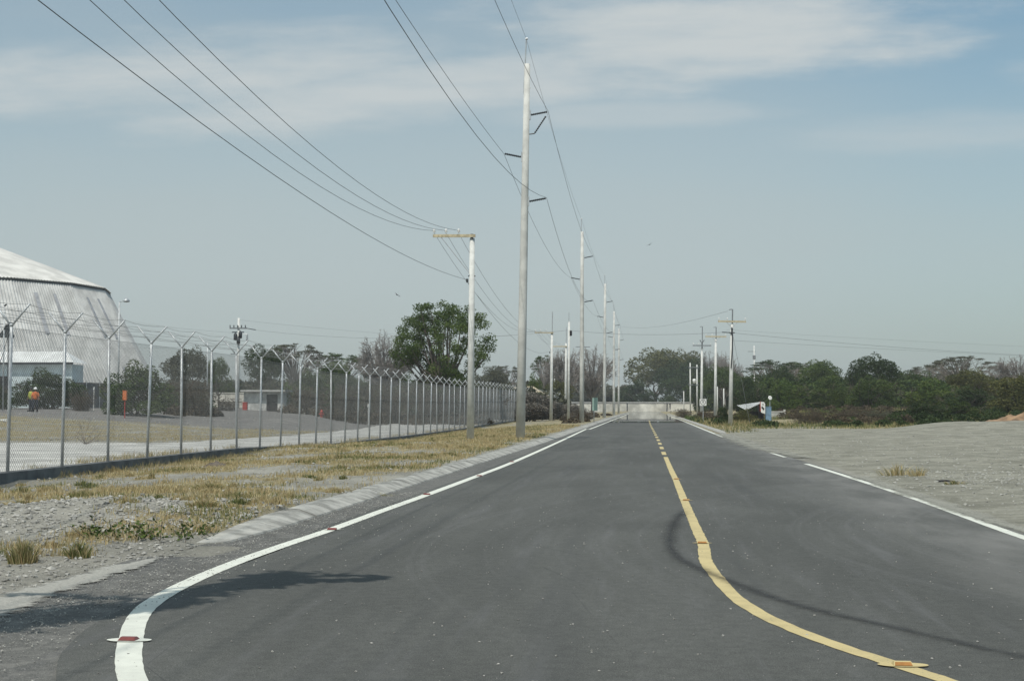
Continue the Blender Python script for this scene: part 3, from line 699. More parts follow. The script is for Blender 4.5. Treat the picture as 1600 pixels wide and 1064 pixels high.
# ------------------------------------------------------------------ left service pole, lamp posts
r, h = slim(371.5, 158, 497, 'pole crowded with dark insulators and transformers, left of the block shed', r0=.17, tilt=.004, name='transformer_pole')
D = 158; H_ = lambda py: zpx(py, D)-TZ(*col(371.5, D))
b = MB(); b.box((0, -.15, H_(513)), (1.9, .12, .14)); b.box((-.1, .12, H_(519)), (1.3, .12, .12)); b.box((-.4, 0, H_(553)), (.9, .1, .1)); b.build('cross_arm', M['farwire'], r)
for k in range(5): b = MB(); insulator(b, (-.9+.42*k, -.15, H_(513)), (-.9+.42*k, -.2, H_(508)), .07); b.build('insulator', M['dark'], r)
b = MB(); insulator(b, (.9, -.1, H_(513)), (1.9, -.1, H_(515.5)), .055); b.build('insulator', M['dark'], r)
for dx, zz in ((-.28, 527), (.25, 524), (.05, 533)):
    b = MB(); b.lathe((dx, -.25, H_(zz)), [(.05, -.35), (.2, -.3), (.2, .3), (.12, .38), (.03, .5)], 12); b.build('transformer_tank', M['dark'], r, True)
b = MB(); b.tube([(.2, -.1, H_(521)), (.95, -.1, H_(522))], .03, 6); b.lathe((.95, -.1, H_(532)), [(.06, 0), (.12, .1), (.12, .6), (.05, .68)], 10); b.build('arrester', M['galv'], r)
def lamp(px, D, ytop, label, arm):
    r, h = slim(px, D, ytop, label, 'lamp posts beside the dome', r0=.075, tilt=0, cat='street lamp', name='street_lamp', mat='galv')
    b = MB(); b.tube([(0, 0, h), (arm*.3, 0, h+.08)], .03, 6); b.lathe((arm*.55, 0, h-.02), [(.08, 0), (.24, .04), (.26, .14), (.14, .26), (.05, .32)], 12); b.build('lamp_head', M['galv'], r, True)
lamp(184.5, 112, 472, 'tall lamp post with a rounded head before the right flank of the pale dome', 1)
r, h = slim(4.5, 108, 478, 'lamp post with dark floodlights at the left border of the picture', 'lamp posts beside the dome', r0=.06, tilt=0, cat='street lamp', name='street_lamp', mat='galv')
b = MB(); b.tube([(0, 0, h), (.16, 0, h+.12)], .06, 6); b.build('floodlight', M['dark'], r)
b = MB(); b.tube([(0, 0, h-1.7), (.2, 0, h-1.4)], .07, 6); b.build('floodlight', M['dark'], r)
slim(323.5, 150, 534, 'plain thin pole between the two bushy trees left of the transformer pole', r0=.07, tilt=0, mat='galv')
# conveyor platform at the picture's left border
x, y = col(4, 128); z = TZ(x, y); r = thing('service_platform', (x, y, z), 'dark steel service platform with railing in front of the dome, at the left border', 'platform')
b = MB(); zz = zpx(525, 128)-z; b.box((0, 0, zz), (1.4, 1.2, .25)); b.build('deck', M['dark'], r)
b = MB()
for xx in (-.65, .65):
    b.tube([(xx, -.5, 0), (xx, -.5, zz)], .05, 6); b.tube([(xx, -.5, zz), (xx, -.5, zz+1)], .03, 6)
b.tube([(-.65, -.5, zz+1), (.65, -.5, zz+1)], .03, 6); b.tube([(-.65, -.5, 2), (.65, -.5, zz)], .03, 6); b.build('frame', M['dark'], r)
b = MB(); b.add([(-.3, -.3, zz+.1), (.66, -.3, zz+.1), (.66, -.3, zz+1.2), (-.3, .3, zz+.1), (.66, .3, zz+.1), (.66, .3, zz+1.2)], [(0, 1, 2), (5, 4, 3), (0, 3, 4, 1), (1, 4, 5, 2), (0, 2, 5, 3)]); b.build('chute', M['dark'], r)

# ------------------------------------------------------------------ storage dome (sixteen-sided)
DD = 186.; dx_, dy_ = col(-103, DD); dz0 = TZ(dx_, dy_); dz0 = min(dz0, 1.0)
dome = thing('storage_dome', (dx_, dy_, 0), 'huge pale sixteen-sided storage dome with ribbed metal cladding behind the bushes', 'building')
RB, RM = 370*DD/F, 262*DD/F; ZM = zpx(450, DD); ZA = zpx(350, DD)
face = math.atan2(-dy_, -dx_)                # towards the camera
NS = 16
def rib(mb, A, B, Cc, Dd, n, amp):           # ribbed panel from bottom edge A-B to top edge C-D
    N = (B-A).cross(Dd-A).normalized(); N = -N if N.z < 0 else N; m = n*4; prof = (0, 0, 1, 1)
    vs = []
    for i in range(m+1):
        o_ = N*amp*prof[i % 4]; t = i/m
        vs += [A.lerp(B, t)+o_, Dd.lerp(Cc, t)+o_]
    mb.add(vs, [(2*i, 2*i+2, 2*i+3, 2*i+1) for i in range(m)])
    return N
walls = MB(); roofm = MB(); lights = []
for k in range(NS):
    a0 = face+2*math.pi*(k)/NS; a1 = face+2*math.pi*(k+1)/NS
    pt = lambda a, R, z: Vector((R*math.cos(a), R*math.sin(a), z))
    b0, b1_, m0, m1 = pt(a0, RB, 0), pt(a1, RB, 0), pt(a0, RM, ZM), pt(a1, RM, ZM)
    N = rib(walls, b0, b1_, m1, m0, 24, .09)
    t0, t1 = pt(a0, RM+.35, ZM-.05), pt(a1, RM+.35, ZM-.05); ap = Vector((0, 0, ZA))
    rib(roofm, t0, t1, ap+(t1-ap)*.02, ap+(t0-ap)*.02, 20, .07)
    for f0, f1, g0, g1 in ((.30, .36, .60, .90), (.62, .67, .60, .90), (.42, .47, .12, .38)):
        if (k*7+int(f0*10)) % 5 == 4: continue
        q = [b0.lerp(b1_, s_).lerp(m0.lerp(m1, s_), g)+N*.12 for s_, g in ((f0, g0), (f1, g0), (f1, g1), (f0, g1))]
        lights.append((q, N))
walls.build('cladding', M['clad'], dome); roofm.build('roof', M['cladroof'], dome)
for q, N in lights:
    b = MB(); b.add(q+[v-N*.06 for v in q], [(0, 1, 2, 3), (4, 7, 6, 5), (0, 4, 5, 1), (1, 5, 6, 2), (2, 6, 7, 3), (3, 7, 4, 0)]); b.build('skylight', M['sky_'], dome)
b = MB(); ring = [Vector(((RM+.2)*math.cos(face+2*math.pi*k/NS), (RM+.2)*math.sin(face+2*math.pi*k/NS), ZM-.25)) for k in range(NS+1)]; b.tube(ring, .11, 6, False); b.build('gutter', M['dark'], dome)
# low white building in front
x0, y0 = col(-60, 142); x1, y1 = col(112, 142); zb = TZ(x1, y1)-.3
r = thing('workshop', (x1, y1, zb), 'low white-roofed annex with blue-white wall in front of the dome', 'building')
wd = x1-x0; he = zpx(566, 142)-zb; hr = zpx(551, 146)-zb
b = MB(); b.box((-wd/2, 1.4, he/2-.1), (wd, 2.8, he-.2)); b.build('wall', M['bluewhite'], r)
b = MB(); L_ = -wd-.3
n = 60
for i in range(n):
    xa, xb = .3+(L_-.3)*i/n, .3+(L_-.3)*(i+.5)/n; xc = .3+(L_-.3)*(i+1)/n
    for u0, u1, dz_ in ((xa, xb, .05), (xb, xc, 0)):
        b.add([(u0, -.5, he-.05+dz_), (u1, -.5, he-.05+dz_), (u1-1.5, 1.5, hr+dz_), (u0-1.5, 1.5, hr+dz_)], [(0, 1, 2, 3)])
b.add([(.3, -.5, he-.05), (-1.2, 1.5, hr), (.3, 3.2, he-.05)], [(0, 1, 2)])
b.build('roof', M['tin'], r)
b = MB(); b.box((-wd/2, -.56, he-.12), (wd+.6, .1, .22)); b.build('gutter', M['dark'], r)
b = MB(); b.box((-8.4, -.03, 1.7), (4.6, .06, 3.3)); b.build('doorway', M['black'], r)
# grey sheet fence between the bushes
x0, y0 = col(114, 130); x1, y1 = col(176, 136); r = thing('sheet_fence', (x0, y0, TZ(x0, y0)), 'dark grey sheet fence between the two rounded bushes under the dome', 'fence')
b = MB(); d = Vector((x1-x0, y1-y0, 0)); nseg = 9
for i in range(nseg):
    c = d*((i+.5)/nseg); L = d.length/nseg; b.box((c.x, c.y+(.06 if i % 2 else 0), 1.15), (L*.98, .05, 2.3), Matrix.Rotation(math.atan2(d.y, d.x), 3, 'Z'))
b.build('panel', pm('dark_grey_sheet', (.13, .135, .14), .8, .2, 1.5), r)
b = MB()
for i in range(0, nseg+1, 3): c = d*(i/nseg); b.tube([(c.x, c.y-.1, 0), (c.x, c.y-.1, 2.45)], .05, 6)
b.build('post', M['galv'], r)
for px, D, py, hgt, lb in [(146.5, 118, 622, 1.0, 'short white marker post before the grey sheet fence'), (575.5, 116, 641, .55, 'short white marker post by the brown scrub')]:
    x, y = col(px, D); z = TZ(x, y); b = MB(); top = zpx(py-18 if px < 200 else 631, D)-z; b.tube([(x, y, z-.1), (x, y, z+top-.25)], .03, 8); b.tube([(x, y, z+top-.25), (x, y, z+top)], [.075, .06], 8)
    tag(b.build('marker_post', M['white']), lb, 'post', 'white marker posts')
# ------------------------------------------------------------------ block shed
x0, y0 = col(381, 152); x1, y1 = col(445, 152); D = 152; z = TZ((x0+x1)/2, y0)
r = thing('block_shed', ((x0+x1)/2, y0, z), 'small grey concrete-block shed with a dark door and flat roof', 'building', rz=.06)
wd = (x1-x0)*.985; he = zpx(612, D)-z; dp = 3.4; dw0, dw1 = (417-413)*D/F, (434.5-413)*D/F; dh = zpx(616.5, D)-z
b = MB()
b.box(((-wd/2+dw0)/2, .1, dh/2), (dw0+wd/2, .2, dh)); b.box(((wd/2+dw1)/2, .1, dh/2), (wd/2-dw1, .2, dh)); b.box((0, .1, (he+dh)/2), (wd, .2, he-dh))
b.box((-wd/2+.1, dp/2+.1, he/2), (.2, dp-.2, he)); b.box((wd/2-.1, dp/2+.1, he/2), (.2, dp-.2, he)); b.box((0, dp+.1, he/2), (wd, .2, he))
b.build('wall', pm('render_grey', (.62, .62, .59), .95, .25, 1.2, .4, 8), r)
b = MB(); b.box((0, dp/2, he+.09), (wd+.5, dp+1.3, .18)); b.build('roof', M['coping'], r)
b = MB(); b.box(((dw0+dw1)/2, .13, dh/2), (dw1-dw0-.02, .06, dh-.02)); d_ = b.build('door', M['door'], r)
b = MB(); b.box(((dw0+dw1)/2+.4, .09, dh*.5), (.05, .03, .12)); b.build('handle', M['galv'], d_)
x, y = col(383, 149); b = MB(); b.box((x, y, TZ(x, y)+.35), (.45, .35, .7)); b.box((x, y, TZ(x, y)+.75), (.5, .4, .1)); b.tube([(x-.12, y-.19, TZ(x, y)+.3), (x+.12, y-.19, TZ(x, y)+.3)], .03, 6)
tag(b.build('electric_cabinet', M['red']), 'small red cabinet at the left corner of the block shed', 'cabinet')
# ------------------------------------------------------------------ far block wall closing the road
WD = 440.
xa, ya = col(880, WD); xb, yb = col(1152, WD); r = thing('block_wall', (xa, ya, 0), 'long pale concrete-block wall with coping closing the end of the road', 'wall')
L = math.hypot(xb-xa, yb-ya); rot = math.atan2(yb-ya, xb-xa); r.rotation_euler = (0, 0, rot); hw = zpx(628.5, WD)
b = MB(); b.box((L/2, 0, hw/2-.15), (L, .3, hw-.1)); b.build('blockwork', M['block'], r)
b = MB(); b.box((L/2, -.03, hw-.06), (L+.3, .5, .26)); b.build('coping', M['coping'], r)
b = MB(); b.box((L/2, -.17, hw-.30), (L, .06, .22)); b.build('coping_shadow_strip', M['black'], r)  # black strip standing in for the shadow under the coping
for px, hh, off in ((980, hw-.3, 0), (1042, hw-.3, .1)):
    x, y = col(px, WD-4); b = MB(); b.tube([(x, y, -.1), (x+off, y, hh)], .17, 8); b.box((x+off, y, hh), (.6, .3, .3))
    tag(b.build('dark_post', M['dark']), 'thin dark post against the end wall, %s' % ('left of the centre line' if px < 1000 else 'right of the centre line'), 'post', 'dark posts against the end wall')
x, y = col(1047, WD-3); b = MB(); b.box((x, y, hw-1.0), (.35, .2, 1.3)); b.box((x-.05, y, hw-.4), (.7, .22, .25)); b.box((x+.06, y, hw-1.9), (.16, .18, .6)); tag(b.build('hanging_tarp', M['black']), 'dark rag hanging from the top of the end wall', 'tarp')
# left block wall behind the transformer pole
x0, y0 = col(325, 200); x1, y1 = col(382, 200); r = tag(bpy.data.objects.new('x', None), 'a', 'b') if False else None
b = MB(); z = TZ(x0, y0); b.box(((x0+x1)/2, y0, z+(zpx(615, 200)-z)/2), (x1-x0+3, .25, zpx(615, 200)-z)); b.box(((x0+x1)/2, y0, zpx(614, 200)), (x1-x0+3.2, .4, .14))
tag(b.build('low_wall', M['block']), 'low pale block wall left of the transformer pole', 'wall')
# thatched roof hut
x, y = col(822, 178); z = TZ(x, y); r = thing('thatched_hut', (x, y, z), 'thatched hut with a straw-coloured hipped roof behind the fence', 'hut')
zr, ze = zpx(603.5, 178)-z, zpx(620, 178)-z; ha_, hb_ = 34*178/F, 15*178/F
b = MB(); b.add([(-ha_*1.3, -2.6, ze), (ha_*1.05, -2.6, ze), (ha_*1.05, 3, ze), (-ha_*1.3, 3, ze), (-hb_, 0, zr), (hb_*.75, 0, zr)], [(0, 1, 5, 4), (1, 2, 5), (2, 3, 4, 5), (3, 0, 4), (0, 3, 2, 1)]); b.build('roof', M['thatch'], r)
b = MB(); b.box((0, 0, ze/2), (ha_*1.9, 4, ze)); b.build('wall', M['darkthatch'], r)
# striped shed at the right
D = 150
x, y = col(1172, D); z = TZ(x, y)+.0; r = thing('tin_shed', (x, y, z), 'low open shed with a ribbed pale roof and a white end panel with black marks', 'shed')
def S(px, py): return ((px-1172)*D/F, zpx(py, D)-z)
b = MB(); A = S(1153, 634); B = S(1190, 628.5); Cq = S(1163, 641)
for i in range(14):
    t0, t1 = i/14, (i+.55)/14; t2 = (i+1)/14
    for u0, u1, hh in ((t0, t1, .06), (t1, t2, 0)):
        e = [(A[0]+(B[0]-A[0])*u, A[1]+(B[1]-A[1])*u) for u in (u0, u1)]; f_ = [(Cq[0]+(B[0]-Cq[0])*u, Cq[1]+(B[1]-Cq[1])*u) for u in (u0, u1)]
        b.add([(f_[0][0], -2.2, f_[0][1]+hh), (f_[1][0], -2.2, f_[1][1]+hh), (e[1][0], 1.5, e[1][1]+hh), (e[0][0], 1.5, e[0][1]+hh)], [(0, 1, 2, 3)])
b.build('roof', M['tin'], r)
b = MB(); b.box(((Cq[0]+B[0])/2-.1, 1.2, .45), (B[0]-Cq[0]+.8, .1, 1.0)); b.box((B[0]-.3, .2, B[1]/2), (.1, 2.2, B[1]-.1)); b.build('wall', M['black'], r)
b = MB(); b.tube([(Cq[0]+.1, -2.1, 0), (Cq[0]+.1, -2.1, Cq[1])], .05, 6); b.build('post', M['black'], r)
b = MB(); P0 = S(1185.5, 646.5); P1 = S(1192.5, 628)
b.add([(P0[0]+.05, -2.3, P0[1]+.15), (P1[0], -2.3, P0[1]), (P1[0], -2.3, P1[1]-.2), (P1[0]-.12, -2.3, P1[1]), (P0[0], -2.3, P1[1]-.03)]+[(q[0], -2.24, q[1]) for q in [(P0[0]+.05, P0[1]+.15), (P1[0], P0[1]), (P1[0], P1[1]-.2), (P1[0]-.12, P1[1]), (P0[0], P1[1]-.03)]], [(0, 1, 2, 3, 4), (9, 8, 7, 6, 5)]+[(i, i+5, (i+1) % 5+5, (i+1) % 5) for i in range(5)])
b.build('end_panel', M['white'], r)
b = MB(); b.tube([(P0[0]+.12, -2.31, P0[1]+.72), (P0[0]+.3, -2.31, P0[1]+.5), (P0[0]+.28, -2.31, P0[1]+.42)], [.08, .09, .03], 7); b.tube([(P0[0]+.2, -2.31, P0[1]+.95), (P0[0]+.28, -2.31, P0[1]+.97)], .05, 7); b.build('black_marks', M['black'], r)
b = MB(); b.box((P0[0]-.03, -2.27, (P0[1]+P1[1])/2+.15), (.07, .08, 1.0)); b.build('red_edge', M['red'], r)
b = MB(); q = S(1198, 640); b.box((0, 0, .85), (.55, .9, 1.7)); b.box((0, 0, 1.72), (.6, .95, .06)); b.box((0, -.46, .9), (.03, .02, 1.5)); o = b.build('water_tank', M['blue']); o.location = (x+q[0], y-1.5, TZ(x, y)-.3); tag(o, 'faded blue tank standing beside the striped shed', 'tank')
xx, yy = col(1214, 158); b = MB(); zz = TZ(xx, yy); b.box((xx, yy, zz+.35), (1.5, .3, .7)); b.box((xx, yy, zz+.72), (1.65, .42, .1)); b.box((xx+.78, yy-.1, zz+.45), (.2, .3, 1.0)); tag(b.build('low_wall', M['coping']), 'short whitish wall right of the blue tank', 'wall')
xx, yy = col(1203, 175); zz = TZ(xx, yy); r = thing('satellite_dish', (xx, yy, zz), 'white satellite dish in front of the trees above the blue tank', 'dish')
hc = zpx(622, 175)-zz; b = MB(); b.tube([(0, 0, 0), (0, 0, hc)], .04, 6); b.build('pole', M['galv'], r)
b = MB(); b.lathe((0, 0, hc), [(.03, .0), (.14, .02), (.26, .08), (.27, .09), (.14, .045), (.02, .025)], 16, Matrix.Rotation(math.radians(70), 3, 'X') @ Matrix.Rotation(.4, 3, 'Y')); b.build('reflector', M['white'], r, True)
# ------------------------------------------------------------------ cross wires of the background
rp = lambda px, py, D: (*col(px, D), zpx(py, D))
gC = 'thin wires crossing the background'
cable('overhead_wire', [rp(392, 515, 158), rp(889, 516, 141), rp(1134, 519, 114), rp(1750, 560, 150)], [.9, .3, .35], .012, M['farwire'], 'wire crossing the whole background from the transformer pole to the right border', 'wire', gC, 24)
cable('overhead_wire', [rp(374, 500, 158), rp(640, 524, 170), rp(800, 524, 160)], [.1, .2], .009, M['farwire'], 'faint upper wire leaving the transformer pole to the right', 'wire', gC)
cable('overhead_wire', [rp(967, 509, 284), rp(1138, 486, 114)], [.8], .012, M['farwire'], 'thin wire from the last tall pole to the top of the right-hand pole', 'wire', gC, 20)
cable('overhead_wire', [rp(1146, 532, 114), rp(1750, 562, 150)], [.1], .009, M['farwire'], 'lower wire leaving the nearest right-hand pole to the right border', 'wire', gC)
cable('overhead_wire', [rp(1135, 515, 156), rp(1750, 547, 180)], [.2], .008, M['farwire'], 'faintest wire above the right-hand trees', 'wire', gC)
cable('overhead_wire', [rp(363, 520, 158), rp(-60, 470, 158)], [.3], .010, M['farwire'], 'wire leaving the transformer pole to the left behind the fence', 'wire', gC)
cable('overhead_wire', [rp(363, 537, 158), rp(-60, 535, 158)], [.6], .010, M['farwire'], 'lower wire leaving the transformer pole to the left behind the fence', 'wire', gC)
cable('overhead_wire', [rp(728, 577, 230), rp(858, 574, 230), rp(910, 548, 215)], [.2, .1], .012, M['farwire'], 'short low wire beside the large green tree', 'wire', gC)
# guy wire of the near right pole
b = MB(); b.tube([q1+Vector((.2, 0, 7.2)), q1+Vector((1.6, 1.0, 0))], .012, 5); tag(b.build('guy_wire', M['farwire']), 'thin guy wire at the nearest right-hand pole', 'wire')

# ------------------------------------------------------------------ vegetation
LM = dict(
 dark=leafmat('dark_leaves', (.028, .048, .018), (.068, .098, .032)),
 mid=leafmat('mid_leaves', (.042, .072, .020), (.115, .155, .042)),
 fresh=leafmat('fresh_leaves', (.045, .085, .018), (.13, .17, .04)),
 olive=leafmat('olive_leaves', (.070, .080, .026), (.17, .165, .06)),
 grey=leafmat('greyish_leaves', (.065, .070, .045), (.14, .14, .09)),
 brown=leafmat('brown_scrub_leaves', (.060, .048, .032), (.15, .118, .078)),
 dusk=leafmat('grey_brown_leaves', (.14, .13, .115), (.28, .255, .22)),
 leafy=leafmat('light_green_leaves', (.046, .078, .020), (.125, .17, .048)),
 straw=leafmat('straw_blades', (.20, .155, .075), (.42, .35, .19), .3),
)
def leafmesh(name, pts, size, tint, mat, flat=.0, aspect=.5):
    """many small rhombic leaves at pts"""
    n = len(pts); P_ = np.asarray(pts, float)
    d = RNG.normal(size=(n, 3)); d[:, 2] *= (1-flat); d /= np.linalg.norm(d, axis=1)[:, None]
    e = RNG.normal(size=(n, 3)); e[:, 2] *= (1-flat*.8); e -= d*(e*d).sum(1)[:, None]; e /= np.linalg.norm(e, axis=1)[:, None]
    s = (size*RNG.uniform(.6, 1.4, n))[:, None]
    v = np.stack([P_-d*s, P_+e*s*aspect, P_+d*s, P_-e*s*aspect], 1).reshape(-1, 3)
    me = bpy.data.meshes.new(name); me.vertices.add(4*n); me.vertices.foreach_set('co', v.ravel())
    me.loops.add(4*n); me.loops.foreach_set('vertex_index', np.arange(4*n)); me.polygons.add(n)
    me.polygons.foreach_set('loop_start', np.arange(n)*4); me.polygons.foreach_set('loop_total', np.full(n, 4))
    me.materials.append(mat); me.update(); me.validate()
    a = me.attributes.new('tint', 'FLOAT', 'POINT'); a.data.foreach_set('value', np.repeat(np.clip(tint, 0, 1), 4)); return me
def clumps(cs, per, hollow=.55):
    P_ = []; Tn = []
    for (x, y, z, rx, rz, tn) in cs:
        m = int(per*(rx*rx*2+rx*rz)/ .045) if per > 1 else 50
        d = RNG.normal(size=(m, 3)); d /= np.linalg.norm(d, axis=1)[:, None]
        rr = RNG.uniform(hollow, 1.05, m)**.6
        q = d*rr[:, None]*np.array([rx, rx, rz])+np.array([x, y, z]); P_.append(q); Tn.append(np.clip(RNG.normal(tn, .22, m), 0, 1))
    return np.concatenate(P_), np.concatenate(Tn)
def branch(mb, p, d, L, r, depth, spread, up, ends=None, seg=3, kids=(2, 3), shrink=.72, zlim=1e9):
    pts = [p]; rr = [r]; q = Vector(p); dd = Vector(d)
    for i in range(seg):
        dd = (dd+Vector((random.gauss(0, .16), random.gauss(0, .16), random.gauss(0, .10)+up))).normalized()
        q = q+dd*(L/seg)
        if q.z > zlim: q.z = zlim+random.uniform(-.01, .01)
        pts.append(q.copy()); rr.append(r*(1-.35*(i+1)/seg))
    mb.tube(pts, rr, 5 if depth > 2 else 3, False)
    if depth == 0:
        if ends is not None: ends.append(q.copy())
        return
    for k in range(random.randint(*kids)):
        a = random.uniform(0, 2*math.pi); sp_ = spread*random.uniform(.6, 1.3)
        o_ = dd.orthogonal().normalized(); o_ = Matrix.Rotation(a, 3, dd) @ o_
        nd = (dd*math.cos(sp_)+o_*math.sin(sp_)).normalized()
        t = random.uniform(.55, 1); bp = pts[-1] if k == 0 else Vector(pts[-2]).lerp(pts[-1], t)
        branch(mb, bp, nd, L*shrink*random.uniform(.8, 1.15), rr[-1]*.75, depth-1, spread, up, ends, seg, kids, shrink, zlim)
protos = {}
def proto(kind, v):
    key = (kind, v)
    if key in protos: return protos[key]
    random.seed(hash(kind) % 1000 if False else sum(map(ord, kind))*7+v*13)
    parts = []
    if kind == 'round':
        cs = []
        for i in range(40):
            a = random.uniform(0, 2*math.pi); ph = math.asin(random.uniform(-.55, 1)); R = random.uniform(.55, 1)
            cs.append((.38*R*math.cos(a)*math.cos(ph), .38*R*math.sin(a)*math.cos(ph), .56+.30*R*math.sin(ph)+random.uniform(-.03, .03), random.uniform(.07, .15), random.uniform(.06, .12), random.uniform(.15, .75)))
        p_, t_ = clumps(cs, 290); parts.append(('crown', leafmesh('crown', p_, .0138, t_, LM['mid']), None))
        b = MB(); ends = []
        b.tube([(0, 0, -.02), (.01, 0, .25)], [.03, .022], 6, False)
        for k in range(6): branch(b, Vector((.01, 0, .2)), Vector((math.cos(k*1.05), math.sin(k*1.05), 1.1)).normalized(), .2, .014, 3, .5, .02, ends)
        parts.append(('trunk', b, 'bark'))
    elif kind == 'bush':
        cs = []
        for i in range(34):
            a = random.uniform(0, 2*math.pi); ph = math.asin(random.uniform(0, 1)); R = random.uniform(.6, 1)
            cs.append((.40*R*math.cos(a)*math.cos(ph), .40*R*math.sin(a)*math.cos(ph), .10+.76*R*math.sin(ph), random.uniform(.09, .16), random.uniform(.10, .2), random.uniform(.15, .8)))
        p_, t_ = clumps(cs, 340); parts.append(('foliage', leafmesh('foliage', p_, .0168, t_, LM['mid']), None))
        b = MB()
        for k in range(9): branch(b, Vector((random.uniform(-.1, .1), random.uniform(-.1, .1), -.02)), Vector((math.cos(k*.8)*.6, math.sin(k*.8)*.6, 1)).normalized(), .38, .012, 2, .4, .03)
        parts.append(('stems', b, 'bark'))
    elif kind == 'umbrella':
        b = MB(); cs = []; b.tube([(0, 0, -.02), (.01, 0, .3), (0, .01, .42)], [.022, .018, .014], 6, False)
        for k in range(64):
            a = random.uniform(0, 6.283); r_ = random.uniform(.02, 1)**.5*.48; z_ = .97-.95*r_*r_-random.choice((0, 0, .05, .13))*random.random()*1.5
            c = Vector((r_*math.cos(a), r_*math.sin(a), z_)); t0 = Vector((0, 0, random.uniform(.22, .42)))
            if math.sin(a*3+v*2)*r_ > .40: continue
            m1 = t0.lerp(c, .5)+Vector((random.gauss(0, .02), random.gauss(0, .02), .02)); b.tube([t0, m1, c], [.010, .006, .0025], 4, False)
            for _ in range(3): b.tube([m1.lerp(c, random.uniform(.3, .9)), c+Vector((random.gauss(0, .06), random.gauss(0, .06), random.gauss(0, .012)))], [.004, .0015], 3, False)
            cs.append((c.x, c.y, c.z, random.uniform(.045, .08), random.uniform(.012, .026), random.uniform(.1, .7)))
        p_, t_ = clumps(cs, 330, .1); parts.append(('crown', leafmesh('crown', p_, .0115, t_, LM['mid'], .5), None)); parts.append(('trunk', b, 'twig'))
    elif kind == 'bare':
        b = MB(); e = []; b.tube([(0, 0, -.02), (.01, 0, .2), (0, .01, .34)], [.03, .024, .016], 6, False)
        for k in range(130):
            d = Vector((random.gauss(0, 1), random.gauss(0, 1), random.gauss(0, .9))).normalized()*random.uniform(.35, 1)**.5
            c = Vector((d.x*.47, d.y*.47, .62+d.z*(.33 if d.z > 0 else .2))); t0 = Vector((0, 0, random.uniform(.2, .42)))
            m1 = t0.lerp(c, .35)+Vector((c.x*.14+random.gauss(0, .03), c.y*.14+random.gauss(0, .03), -.02)); m2 = t0.lerp(c, .7)+Vector((random.gauss(0, .02), random.gauss(0, .02), 0))
            b.tube([t0, m1, m2, c], [.011, .008, .0055, .003], 3, False)
            for _ in range(11):
                o_ = m2.lerp(c, random.uniform(-.1, 1)); dd = (Vector((random.gauss(0, .6), random.gauss(0, .6), random.gauss(0, .6)))+(c-t0).normalized()*.6+Vector((c.x, c.y, 0))*.9).normalized(); q = o_+dd*random.uniform(.05, .11)
                b.tube([o_, o_.lerp(q, .5)+Vector((random.gauss(0, .006), random.gauss(0, .006), 0)), q], [.0032, .0024, .0014], 3, False)
                for _ in range(2):
                    o2 = o_.lerp(q, random.uniform(.4, .9)); b.tube([o2, o2+(dd+Vector((random.gauss(0, .7), random.gauss(0, .7), random.gauss(0, .5)))).normalized()*.045], [.002, .0011], 3, False)
                e.append((q.x, q.y, q.z))
        parts.append(('trunk', b, 'twig'))
        e = np.array(e); parts.append(('crown', leafmesh('crown', e, .006, RNG.uniform(0, 1, len(e)), LM['grey']), None))
    elif kind == 'sparse':                    # big leafy tree with sky showing through
        b = MB(); b.tube([(.0, 0, -.02), (.0, 0, .16), (-.01, 0, .3)], [.034, .028, .024], 8, False); cs = []
        holes = [Vector((random.uniform(-.35, .35), random.uniform(-.35, .35), random.uniform(.4, .85))) for _ in range(7)]
        while len(cs) < 150:
            d = Vector((random.gauss(0, 1), random.gauss(0, 1), random.gauss(0, 1))).normalized()*random.uniform(.25, 1)**.5
            c = Vector((d.x*.47, d.y*.47, .60+d.z*.36*(1.0 if d.z > 0 else 1.15)))
            if c.z < .46 and math.hypot(c.x, c.y) > .20+.4*(c.z-.2): continue
            if any((c-h).length < .12 for h in holes): continue
            cs.append((c.x, c.y, c.z, random.uniform(.052, .092), random.uniform(.030, .055), random.uniform(.15, .9)))
            if len(cs) % 3 == 0:
                a = Vector((0, 0, random.uniform(.14, .34))); m1 = a.lerp(c, .45)+Vector((random.gauss(0, .02), random.gauss(0, .02), -.03)); b.tube([a, m1, c], [.011, .007, .003], 4, False)
        p_, t_ = clumps(cs, 600, .1); parts.append(('crown', leafmesh('crown', p_, .0088, t_, LM['olive'], .2), None)); parts.append(('trunk', b, 'bark'))
    elif kind == 'scrub':                     # dry tangled brush
        b = MB(); ends = []
        for k in range(26):
            a = random.uniform(0, 6.28); q = Vector((random.uniform(-.35, .35), random.uniform(-.3, .3), -.02))
            branch(b, q, Vector((math.cos(a)*.5, math.sin(a)*.5, 1)).normalized(), random.uniform(.3, .5), .007, 3, .5, .0, ends, 2, (2, 3), .66)
        parts.append(('stems', b, 'browntwig'))
        e = np.array([(q.x, q.y, q.z) for q in ends]); e = np.concatenate([e+RNG.normal(0, .02, e.shape) for _ in range(9)])
        e = np.concatenate([e, np.stack([RNG.uniform(-.42, .42, 7000), RNG.uniform(-.35, .35, 7000), RNG.uniform(0, .7, 7000)], 1)])
        parts.append(('foliage', leafmesh('foliage', e, .017, RNG.uniform(0, 1, len(e)), LM['brown']), None))
    # normalise to unit width and height
    out = []; allv = []
    for nm, g, mt in parts:
        if isinstance(g, MB):
            me = bpy.data.meshes.new(nm); me.from_pydata(g.v, [], g.f); me.materials.append(M[mt]); g = me
        v = np.empty(len(g.vertices)*3); g.vertices.foreach_get('co', v); v = v.reshape(-1, 3); out.append((nm, g, v)); allv.append(v)
    A_ = np.concatenate(allv); w_ = np.percentile(np.hypot(A_[:, 0], A_[:, 1]), 97)*2; h_ = np.percentile(A_[:, 2], 99.6)
    res = []
